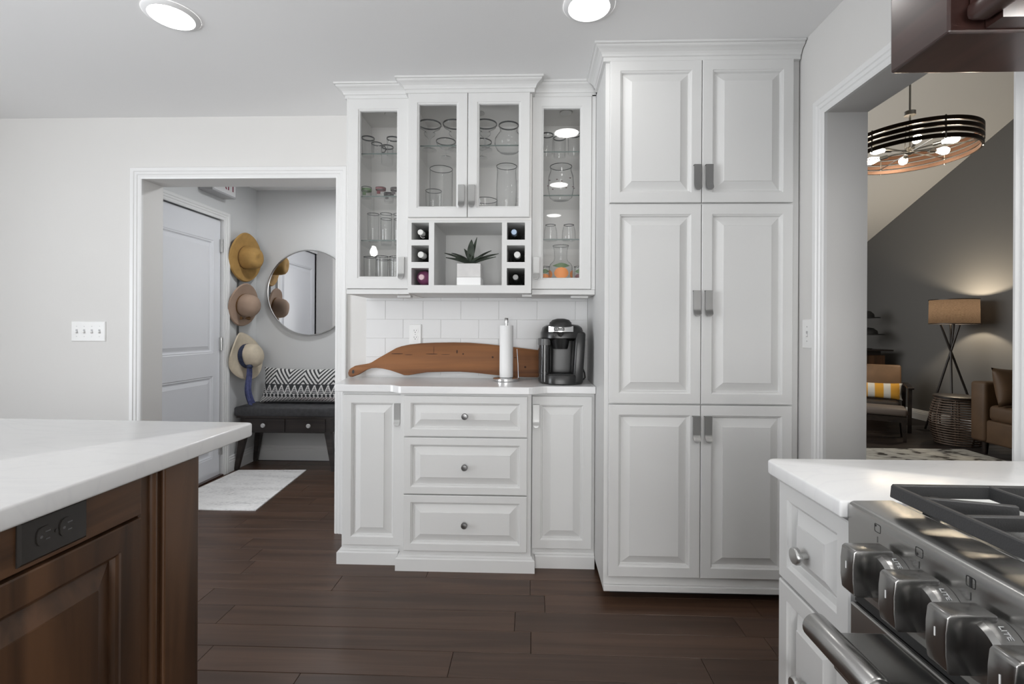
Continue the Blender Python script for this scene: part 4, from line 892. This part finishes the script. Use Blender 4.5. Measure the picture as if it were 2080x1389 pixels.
# hats on the wall
def hat(label, c, axis, spin, mat, brim, crown_r, crown_h, kind, wave=0.0):
    t = thing('sun_hat', label, 'hat', c, 'hats hanging on the hall wall')
    az = Vector(axis).normalized(); ax = Vector((0, 0, 1)); ax = (ax - az * ax.dot(az)).normalized(); ay = az.cross(ax)
    M = Matrix.Translation(c) @ Matrix((ax, ay, az)).transposed().to_4x4() @ Matrix.Rotation(spin, 4, 'Z')
    n = 48; rs = []
    def ring(fr, fz): return [M @ Vector((fr(a) * math.cos(a), fr(a) * math.sin(a), fz(a))) for a in [2 * PI * i / n for i in range(n)]]
    cr = []
    if kind == 'round': prof = [(1.0, 0), (1.02, 0.25), (1.0, 0.5), (0.9, 0.75), (0.68, 0.92), (0.35, 1.0), (0.05, 1.02)]
    else: prof = [(1.0, 0), (0.97, 0.3), (0.92, 0.62), (0.82, 0.86), (0.66, 0.97), (0.40, 1.0), (0.2, 0.95), (0.04, 0.92)]
    for r, z in prof: cr.append(ring(lambda a, r=r: crown_r * r * (1 + 0.10 * abs(math.cos(a))), lambda a, z=z: crown_h * z))
    br = []
    for q in (0, 0.25, 0.5, 0.75, 0.93, 1.0):
        br.append(ring(lambda a, q=q: (crown_r * (1 + 0.10 * abs(math.cos(a)))) * (1 - q) + q * brim * (1 + 0.06 * math.cos(2 * a)),
                       lambda a, q=q: q * q * (wave * math.sin(2 * a + 0.6) + wave * 0.7 * math.sin(3 * a)) + 0.010 * q - (0.012 if q == 1.0 else 0)))
    MB().rings(br, True).build('brim', mat, t, smooth=60)
    MB().rings(cr, True, False, True).build('crown', mat, t, smooth=60)
    return t, M, crown_r
t, M, r = hat('golden straw hat with wide brim, topmost on the hall wall', (-2.425, 3.935, 1.780), (0.985, -0.12, -0.10), 0.2, 'straw_gold', 0.196, 0.090, 0.125, 'pinch', 0.006)
MB().lathe([(r * 1.10, 0.004), (r * 1.095, 0.011)], n=32, M=M, cap0=False, cap1=False).build('hat_band', 'hat_band_brown', t, smooth=60)
t, M, r = hat('tan felt floppy hat with bow, second on the hall wall', (-2.425, 3.91, 1.378), (0.98, -0.14, -0.14), 0.0, 'felt_tan', 0.172, 0.084, 0.125, 'round', 0.005)
MB().lathe([(r * 1.115, 0.002), (r * 1.12, 0.014)], n=32, M=M, cap0=False, cap1=False).build('hat_band', 'hat_band_brown', t, smooth=60)
bw = MB()
for s in (-1, 1): bw.rings([[M @ Vector((-r * 1.2 - 0.01 + dx, s * k * 0.05 + dy, 0.02 + dz)) for dx, dy, dz in ((-0.016 * k, 0, 0), (0.016 * k, 0, 0), (0.012 * k, 0, 0.018 * k), (-0.012 * k, 0, 0.018 * k))] for k in (0.25, 0.7, 1.0)], True, True, True)
bw.build('bow', 'hat_band_brown', t, smooth=60)
t, M, r = hat('pale straw hat with navy ribbon, lowest on the hall wall', (-2.410, 3.92, 0.945), (0.98, -0.12, 0.10), 0.4, 'straw_pale', 0.195, 0.092, 0.13, 'round', 0.020)
MB().lathe([(r * 1.115, 0.004), (r * 1.13, 0.03), (r * 1.11, 0.045)], n=32, M=M, cap0=False, cap1=False).build('ribbon', 'navy_cloth', t, smooth=60)
tx, ty = -2.345, 3.86
MB().lathe([(0.004, -0.02), (0.022, -0.012), (0.026, 0.0), (0.020, 0.014), (0.004, 0.02)], (tx, ty, 0.862), 16).build('ribbon_knot', 'navy_cloth', t, smooth=60)
rs = []
for i in range(12):
    q = i / 11; z = 0.855 - 0.315 * q; wv = 0.022 + 0.032 * q; x = tx - 0.02 * math.sin(q * 3) ; y = ty + 0.035 * q + 0.01 * math.sin(q * 7)
    rs.append([(x + 0.012 * math.sin(k * 2.1 + q), y + wv * (k / 3.5 - 1), z + (0.012 * math.sin(k * 1.3) if i == 11 else 0)) for k in range(8)])
b_ = MB().rings(rs, False); b_.rings([[(p[0] - 0.006, p[1], p[2]) for p in r_] for r_ in rs], False); b_.build('ribbon_tail', 'blue_cloth', t, smooth=60)
hr = MB().tube([(-2.472, 3.895, 0.9), (-2.472, 3.895, 1.9)], 0.003, 6); hr.tube([(-2.472, 3.91, 0.9), (-2.472, 3.91, 1.9)], 0.003, 6)
tag(hr.build('hat_hanger', 'black_matte'), 'thin black vertical hat hanger on the hall wall behind the hats', 'hanger')
# round mirror
mr = thing('round_mirror', 'round wall mirror with thin metal frame above the hall bench', 'mirror', (-1.985, 4.165, 1.12))
MM = Matrix.Translation((-1.985, 4.172, 1.501)) @ Matrix.Rotation(0.014, 4, 'Z') @ Matrix.Rotation(PI / 2, 4, 'X')
MB().lathe([(0.374, 0.002), (0.374, 0.014)], n=72, M=MM).build('glass', 'mirror', mr)
MB().lathe([(0.374, 0.001), (0.381, 0.001), (0.381, 0.022), (0.374, 0.022), (0.374, 0.001)], n=72, M=MM, cap0=False, cap1=False).build('frame', 'nickel', mr, smooth=40)
# bench
bn_ = thing('hall_bench', 'dark wooden bench with tufted charcoal seat below the round mirror', 'bench', (-2.04, 3.98, 0))
nx, ny = 30, 12; x0, x1, y0, y1 = -2.462, -1.622, 3.845, 4.150
rs = []
def tuft(x, y):
    dz = 0
    for cx in [x0 + (k + 0.5) * (x1 - x0) / 7 for k in range(7)]:
        for cy in (y0 + 0.10, y0 + 0.22): dz -= 0.013 * math.exp(-((x - cx) ** 2 + (y - cy) ** 2) / 0.0006)
    return dz
g = [[(x0 + 0.01 + (x1 - x0 - 0.02) * i / nx, y0 + 0.01 + (y1 - y0 - 0.02) * j / ny) for i in range(nx + 1)] for j in range(ny + 1)]
mb = MB().rings([[(x, y, 0.527 + tuft(x, y)) for x, y in r_] for r_ in g], False)
mb.rings([[(x0 + i_, y0 + i_, z), (x1 - i_, y0 + i_, z), (x1 - i_, y1 - i_, z), (x0 + i_, y1 - i_, z)] for i_, z in ((0.008, 0.452), (0, 0.46), (0, 0.513), (0.004, 0.523), (0.010, 0.527))], True, True, False)
mb.build('seat_cushion', 'bench_fabric', bn_, smooth=50)
MB().box(-2.45, -1.634, 3.855, 4.14, 0.436, 0.452).build('seat_board', 'bench_wood', bn_)
MB().box(-2.42, -1.664, 3.866, 4.13, 0.312, 0.436).build('drawer_box', 'bench_wood', bn_)
for a, b in ((-2.38, -2.045), (-2.037, -1.704)):
    d = MB().box(a, b, 3.858, 3.866, 0.322, 0.43).build('drawer_front', 'bench_wood', bn_, bevel=0.002)
    MB().lathe([(0.006, 0), (0.006, 0.012), (0.017, 0.018), (0.019, 0.026), (0.014, 0.033)], n=10, M=Matrix.Translation((-2.215 if a < -2.2 else -1.834, 3.858, 0.378)) @ Matrix.Rotation(PI / 2, 4, 'X')).build('knob', 'crystal', d)
for sx, xt, xb in ((-1, -2.40, -2.452), (1, -1.684, -1.632)):
    for yt, yb in ((3.885, 3.865), (4.11, 4.135)):
        MB().rings([[(x - h_, y - h_, z), (x + h_, y - h_, z), (x + h_, y + h_, z), (x - h_, y + h_, z)] for x, y, z, h_ in ((xb, yb, 0, 0.015), (xt, yt, 0.312, 0.026))], True, True, True).build('leg', 'bench_wood', bn_)
# kilim lumbar pillow
def soft(mb, fn, U, V, T, nu, nv, pinch=0.12):
    """a pillow: fn(u,v,w), u in +-U/2, v in +-V/2, thickness T"""
    for s in (1, -1):
        rs = []
        for j in range(nv + 1):
            b = 2 * j / nv - 1; r_ = []
            for i in range(nu + 1):
                a = 2 * i / nu - 1
                th = T / 2 * (max(0, 1 - abs(a) ** 3.0) ** 0.6) * (max(0, 1 - abs(b) ** 2.4) ** 0.6)
                uu = U / 2 * a * (1 - pinch * (1 - b * b) * abs(a) ** 4 * 0.5); vv = V / 2 * b * (1 - pinch * (1 - a * a) * abs(b) ** 4)
                r_.append(fn(uu, vv, s * th))
            rs.append(r_)
        mb.rings(rs, False)
    return mb
PU, PV = 0.78, 0.31
tl = math.radians(14)
PC = (-1.972, 4.062, 0.530)
def pf(u, v, w_): vv = v + PV / 2; return (PC[0] + u, PC[1] + vv * math.sin(tl) - w_ * math.cos(tl) - 0.02, PC[2] + vv * math.cos(tl) + w_ * math.sin(tl) + 0.006)
DK, WT, RD = (0.045, 0.046, 0.05), (0.72, 0.71, 0.70), (0.10, 0.03, 0.035)
def kilim(p):
    u = p.x - PC[0] + PU / 2; v = ((p.z - PC[2]) / math.cos(tl)) / PV
    if v > 0.56:
        q = (u / 0.26) % 1.0; h_ = (v - 0.56) / 0.44
        d = abs(q - 0.5) * 2 + h_ * 0.9
        return DK if (d * 3.6) % 1.0 > 0.52 else WT
    if v > 0.30:
        q = abs(((u / 0.058) % 1.0) - 0.5) * 2; h_ = (v - 0.30) / 0.24; e = q - (1 - h_)
        if abs(e) < 0.16 and h_ < 1: return WT
        if e < 0 and (h_ * 5) % 1 > 0.6: return WT
        return DK
    if v > 0.19:
        q = math.hypot(((u / 0.035) % 1) - 0.5, (v - 0.24) * 7); return DK if q < 0.34 else WT
    n_ = math.sin(u * 260) * math.sin(v * 95 + u * 40)
    c2 = RD if u > 0.35 else DK
    return c2 if n_ > 0.25 - (0.3 if v < 0.07 else 0) else WT
tag(soft(MB(), pf, PU, PV, 0.12, 280, 110).build('lumbar_pillow', 'print_cloth', smooth=80, col=kilim), 'black and white geometric woven lumbar pillow on the hall bench', 'pillow')
# hall rug
rp = [(-2.46, 2.99), (-1.775, 3.0), (-1.875, 3.905), (-2.46, 3.83)]
tag(MB().prism([(-2.455, 2.995), (-1.778, 3.003), (-1.865, 3.868), (-2.42, 3.838)], lambda a, b, h: (a, b, h), 0.0005, 0.009).build('hall_rug', 'rug_white', bevel=0.002), 'flat white and grey woven rug on the hall floor', 'rug')

# ------------------------------------------------------------------ living room things
# ring chandelier
CX, CY, CZ = 2.80, 3.60, 2.47
ch = thing('ring_chandelier', 'round bronze chandelier of stacked hoops with glowing bulbs in the living room', 'chandelier', (CX, CY, CZ))
for k in range(4):
    z = CZ + 0.002 + k * 0.038; R = 0.40 - (0.006 if k == 0 else 0)
    o = MB().lathe([(R - 0.012, z), (R, z), (R, z + 0.027), (R - 0.012, z + 0.027)], (CX, CY, 0), 80, cap0=False, cap1=False).build('hoop', 'bronze', ch, smooth=40)
    MB().lathe([(R - 0.0125, z + 0.0005), (R - 0.0125, z + 0.0265)], (CX, CY, 0), 80, cap0=False, cap1=False).build('hoop_lining', 'copper_inside', o, smooth=40)
for k in range(6):
    a = 0.35 + k * PI / 3; x, y = CX + 0.392 * math.cos(a), CY + 0.392 * math.sin(a)
    MB().tube([(x, y, CZ - 0.006), (x, y, CZ + 0.150)], 0.006, 8).build('spacer_rod', 'nickel', ch, smooth=40)
zh = CZ + 0.055
for k in range(3):
    a = 0.35 + k * PI / 3; d = Vector((math.cos(a), math.sin(a), 0)) * 0.388
    MB().tube([(CX - d.x, CY - d.y, zh - 0.012), (CX + d.x, CY + d.y, zh - 0.012)], 0.004, 6).build('cross_bar', 'nickel', ch)
MB().lathe([(0.01, zh - 0.03), (0.03, zh - 0.02), (0.03, zh + 0.02), (0.01, zh + 0.03)], (CX, CY, 0), 20).build('hub', 'nickel', ch, smooth=40)
for k in range(6):
    a = 0.02 + k * PI / 3; d = Vector((math.cos(a), math.sin(a), 0))
    ar = MB().tube([Vector((CX, CY, zh)) + d * 0.025, Vector((CX, CY, zh)) + d * 0.15], 0.006, 8); ar.tube([Vector((CX, CY, zh)) + d * 0.14, Vector((CX, CY, zh)) + d * 0.19], 0.014, 12)
    arm = ar.build('arm', 'nickel', ch, smooth=40)
    Mx = Matrix.Translation(Vector((CX, CY, zh)) + d * 0.19) @ Matrix.Rotation(a, 4, 'Z') @ Matrix.Rotation(PI / 2, 4, 'Y')
    MB().lathe([(0.012, 0), (0.014, 0.01), (0.026, 0.045), (0.029, 0.065), (0.024, 0.085), (0.010, 0.096)], n=20, M=Mx).build('bulb', 'bulb_glow', arm, smooth=60)
st = MB().tube([(CX, CY, zh + 0.02), (CX, CY, zr(3.6) - 0.01)], 0.007, 10); st.lathe([(0.036, CZ + 0.315), (0.036, CZ + 0.345), (0.02, CZ + 0.352)], (CX, CY, 0), 24); st.lathe([(0.06, zr(3.6) - 0.03), (0.06, zr(3.6) + 0.0)], (CX, CY, 0), 24)
st.build('stem', 'nickel', ch, smooth=40)
for s in range(3):
    a = 0.35 + s * 2 * PI / 3; MB().tube([(CX + 0.02 * math.cos(a), CY + 0.02 * math.sin(a), CZ + 0.25), (CX + 0.03 * math.cos(a), CY + 0.03 * math.sin(a), zh)], 0.003, 6).build('hanger_rod', 'nickel', ch)
# tripod floor lamp
lx, ly = 4.86, 5.60
fl_ = thing('floor_lamp', 'black tripod floor lamp with brown drum shade, lit, against the grey wall', 'lamp', (lx, ly, 0))
jx = Vector((lx - 0.03, ly, 0.95))
for a, tx_, ty_ in ((0, 4.74, 5.84), (1, 4.66, 5.38), (2, 5.12, 5.52)):
    foot = Vector((tx_, ty_, 0.0)); top_ = foot + (jx - foot) * 1.325
    MB().tube([foot + Vector((0, 0, 0.006)), top_], 0.011, 8).build('leg', 'lamp_black', fl_, smooth=40)
MB().tube([(lx - 0.03, ly, 0.93), (lx, ly, 1.25), (lx, ly, 1.30)], 0.010, 8).build('stem', 'lamp_black', fl_, smooth=40)
sh = MB().lathe([(0.222, 1.265), (0.218, 1.545)], (lx, ly, 0), 48, cap0=False, cap1=False).build('lamp_shade', 'lamp_shade', fl_, smooth=60)
for z in (1.264, 1.541): MB().lathe([(0.2225, z), (0.2225, z + 0.009), (0.214, z + 0.009), (0.214, z), (0.2225, z)], (lx, ly, 0), 48, cap0=False, cap1=False).build('shade_trim', 'lamp_black', sh, smooth=60)
MB().lathe([(0.012, 1.30), (0.02, 1.33), (0.032, 1.37), (0.03, 1.40), (0.01, 1.42)], (lx, ly, 0), 20).build('bulb', 'lamp_bulb_glow', fl_, smooth=60)
pd = bpy.data.lights.new('lamp_light', 'POINT'); pd.energy = 34; pd.color = (1, 0.84, 0.62); pd.shadow_soft_size = 0.03
po = bpy.data.objects.new('lamp_light', pd); C.objects.link(po); po.location = (lx, ly, 1.45)
# slatted drum table
dt = thing('drum_table', 'barrel-shaped rattan side table beside the brown sofa', 'side table', (4.45, 5.08, 0))
MB().lathe([(0.19, 0.485), (0.20, 0.49), (0.20, 0.508), (0.19, 0.512)], (4.45, 5.08, 0), 40).build('table_top', 'chair_wood', dt, smooth=40)
for k in range(19):
    z = 0.02 + k * 0.0255; R = 0.175 + 0.05 * math.sin(PI * (z / 0.5)) 
    MB().tube([(4.45 + R * math.cos(a), 5.08 + R * math.sin(a), z) for a in [2 * PI * i / 36 for i in range(36)]], 0.0065, 6, loop=True).build('rattan_ring', 'wicker', dt, smooth=60)
for k in range(8):
    a = 2 * PI * k / 8; MB().tube([(4.45 + (0.163 + 0.05 * math.sin(PI * t)) * math.cos(a), 5.08 + (0.163 + 0.05 * math.sin(PI * t)) * math.sin(a), 0.008 + 0.478 * t) for t in [i / 8 for i in range(9)]], 0.007, 6).build('upright', 'wicker', dt, smooth=60)
# sofa along the right wall, facing left
so = thing('sofa', 'brown leather sofa with square arms along the grey living-room wall', 'sofa', (4.75, 3.9, 0))
SY0, SY1, SX0, SX1 = 2.8, 4.80, 4.32, 5.14
MB().rbox(SX0 + 0.02, SX1, SY0, SY1, 0.12, 0.34, 0.02).build('base', 'sofa_brown', so, smooth=40)
for y in (SY0, SY1 - 0.16): MB().rbox(SX0, SX1 - 0.02, y, y + 0.16, 0.125, 0.70, 0.03).build('arm', 'sofa_brown', so, smooth=40)
MB().rbox(SX1 - 0.2, SX1, SY0, SY1, 0.34, 0.80, 0.04).build('back', 'sofa_brown', so, smooth=40)
for y in (SY0 + 0.165, 3.80): MB().rbox(SX0 + 0.01, SX1 - 0.2, y, y + 0.83, 0.335, 0.49, 0.045, 4).build('seat_cushion', 'sofa_brown', so, smooth=40)
soft(MB(), lambda u, v, w_: (4.52 + u, 4.515 - w_ + v * 0.2, 0.668 + v), 0.46, 0.36, 0.17, 24, 14).build('loose_cushion', 'sofa_brown', so, smooth=80)
soft(MB(), lambda u, v, w_: (SX1 - 0.29 - w_ + v * 0.2, 3.35 + u, 0.68 + v), 0.80, 0.38, 0.16, 24, 14).build('back_cushion', 'sofa_brown', so, smooth=80)
for x in (SX0 + 0.08, SX1 - 0.08):
    for y in (SY0 + 0.08, SY1 - 0.08): MB().lathe([(0.018, 0.001), (0.028, 0.12)], (x, y, 0), 12).build('leg', 'chair_wood', so, smooth=40)
def zig(p): return (0.04, 0.035, 0.03) if math.sin((p.x * 0.6 + p.z * 1.0) * 90) > 0 else (0.42, 0.40, 0.37)
tag(soft(MB(), lambda u, v, w_: (4.60 + u, 4.33 - w_ + v * 0.25, 0.705 + v), 0.44, 0.42, 0.12, 60, 50).build('throw_pillow', 'print_cloth', smooth=80, col=zig), 'black and white striped throw pillow on the brown sofa', 'pillow')
# armchair (built around its own base, turned towards the camera)
def turned(mb, c, a): return mb.xform(Matrix.Translation(c) @ Matrix.Rotation(a, 4, 'Z'))
AC, AA = (4.24, 6.03, 0), -0.58
ac = thing('armchair', 'dark wood armchair with brown leather back at the left of the living room', 'armchair', AC)
def apart(mb, name, mat, **kw): return turned(mb, AC, AA).build(name, mat, ac, **kw)
apart(MB().rbox(-0.27, 0.27, -0.27, 0.25, 0.235, 0.345, 0.035), 'seat', 'seat_dark', smooth=40)
bk = MB().rbox(-0.31, 0.31, -0.04, 0.04, 0.0, 0.385, 0.025); bk.xform(Matrix.Translation((0, 0.27, 0.37)) @ Matrix.Rotation(-0.20, 4, 'X')); apart(bk, 'backrest', 'leather_brown', smooth=40)
for s in (-1, 1):
    apart(MB().rings([[(s * 0.345 - 0.018, y - 0.02, z), (s * 0.345 + 0.018, y - 0.02, z), (s * 0.345 + 0.018, y + 0.02, z), (s * 0.345 - 0.018, y + 0.02, z)] for y, z in ((-0.27, 0.001), (-0.30, 0.515))], True, True, True), 'leg', 'chair_wood')
    apart(MB().rings([[(s * 0.335 - 0.018, y - 0.02, z), (s * 0.335 + 0.018, y - 0.02, z), (s * 0.335 + 0.018, y + 0.02, z), (s * 0.335 - 0.018, y + 0.02, z)] for y, z in ((0.34, 0.001), (0.27, 0.50))], True, True, True), 'leg', 'chair_wood')
    apart(MB().rbox(s * 0.35 - 0.03, s * 0.35 + 0.03, -0.36, 0.30, 0.512, 0.537, 0.008), 'armrest', 'chair_wood', smooth=40)
apart(MB().box(-0.32, 0.32, -0.28, -0.25, 0.18, 0.235).box(-0.32, 0.32, 0.24, 0.27, 0.18, 0.235), 'seat_rail', 'chair_wood')
def stripes(p): return (0.62, 0.31, 0.035) if (((p.x - 4.24) * 0.836 - (p.y - 6.03) * 0.548 + 0.9) / 0.155) % 1 < 0.55 else (0.62, 0.60, 0.55)
sp = soft(MB(), lambda u, v, w_: (u + 0.02, -0.02 + v * 0.25 - w_, 0.447 + v), 0.56, 0.20, 0.13, 90, 30)
tag(turned(sp, AC, AA).build('striped_pillow', 'print_cloth', smooth=80, col=stripes), 'yellow and white striped pillow on the leather armchair', 'pillow')
OC, OA = (3.86, 5.41, 0), -0.58
ot = thing('ottoman', 'low dark ottoman with grey padded top in front of the armchair', 'ottoman', OC)
turned(MB().rbox(-0.26, 0.26, -0.17, 0.17, 0.265, 0.35, 0.03), OC, OA).build('cushion', 'ottoman_grey', ot, smooth=40)
turned(MB().box(-0.25, 0.25, -0.16, 0.16, 0.205, 0.265), OC, OA).build('frame', 'chair_wood', ot)
for sx in (-1, 1):
    for sy in (-1, 1):
        turned(MB().rings([[(sx * x - h_, sy * y - h_, z), (sx * x + h_, sy * y - h_, z), (sx * x + h_, sy * y + h_, z), (sx * x - h_, sy * y + h_, z)] for x, y, z, h_ in ((0.235, 0.15, 0.001, 0.014), (0.225, 0.14, 0.205, 0.022))], True, True, True), OC, OA).build('leg', 'chair_wood', ot)
tag(MB().box(2.3, 4.31, 3.3, 4.84, 0.0005, 0.012).build('area_rug', 'rug_pattern', bevel=0.003), 'cream area rug with dark squiggle pattern on the living-room floor', 'rug')
# dark cabinet and hats on pegs in the far corner
dc = thing('corner_cabinet', 'dark wooden cabinet in the far living-room corner behind the armchair', 'cabinet', (4.68, 6.95, 0))
MB().box(4.43, 4.93, 6.75, 7.15, 0.06, 0.84).build('body', 'walnut', dc, bevel=0.004)
MB().box(4.37, 5.01, 6.70, 7.18, 0.90, 0.92).build('top', 'chair_wood', dc, bevel=0.004)
MB().box(4.47, 4.89, 6.78, 7.12, 0.84, 0.90).build('neck', 'chair_wood', dc)
for x in (4.46, 4.90):
    for y in (6.78, 7.12): MB().box(x - 0.02, x + 0.02, y - 0.02, y + 0.02, 0.001, 0.06).build('foot', 'chair_wood', dc)
hs = thing('hat_stand', 'thin dark stand carrying two dark brimmed hats in the dim living-room corner', 'stand', (4.80, 6.95, 0.92))
MB().tube([(4.80, 6.95, 0.93), (4.80, 6.95, 1.40)], 0.008, 8).build('post', 'chair_wood', hs)
MB().lathe([(0.08, 0.9205), (0.08, 0.93), (0.02, 0.935)], (4.80, 6.95, 0), 24).build('base', 'chair_wood', hs)
for x, z, R in ((4.80, 1.36, 0.17), (4.82, 1.12, 0.21)):
    h_ = MB().lathe([(R * 0.5, z), (R, z + 0.004), (R, z + 0.016), (R * 0.5, z + 0.02)], (x, 6.95, 0), 32).build('hat_brim', 'black_matte', hs, smooth=40)
    MB().lathe([(R * 0.62, z + 0.018), (R * 0.58, z + 0.06), (R * 0.35, z + 0.10), (0.01, z + 0.11)], (x, 6.95, 0), 32).build('hat_crown', 'black_matte', h_, smooth=40)
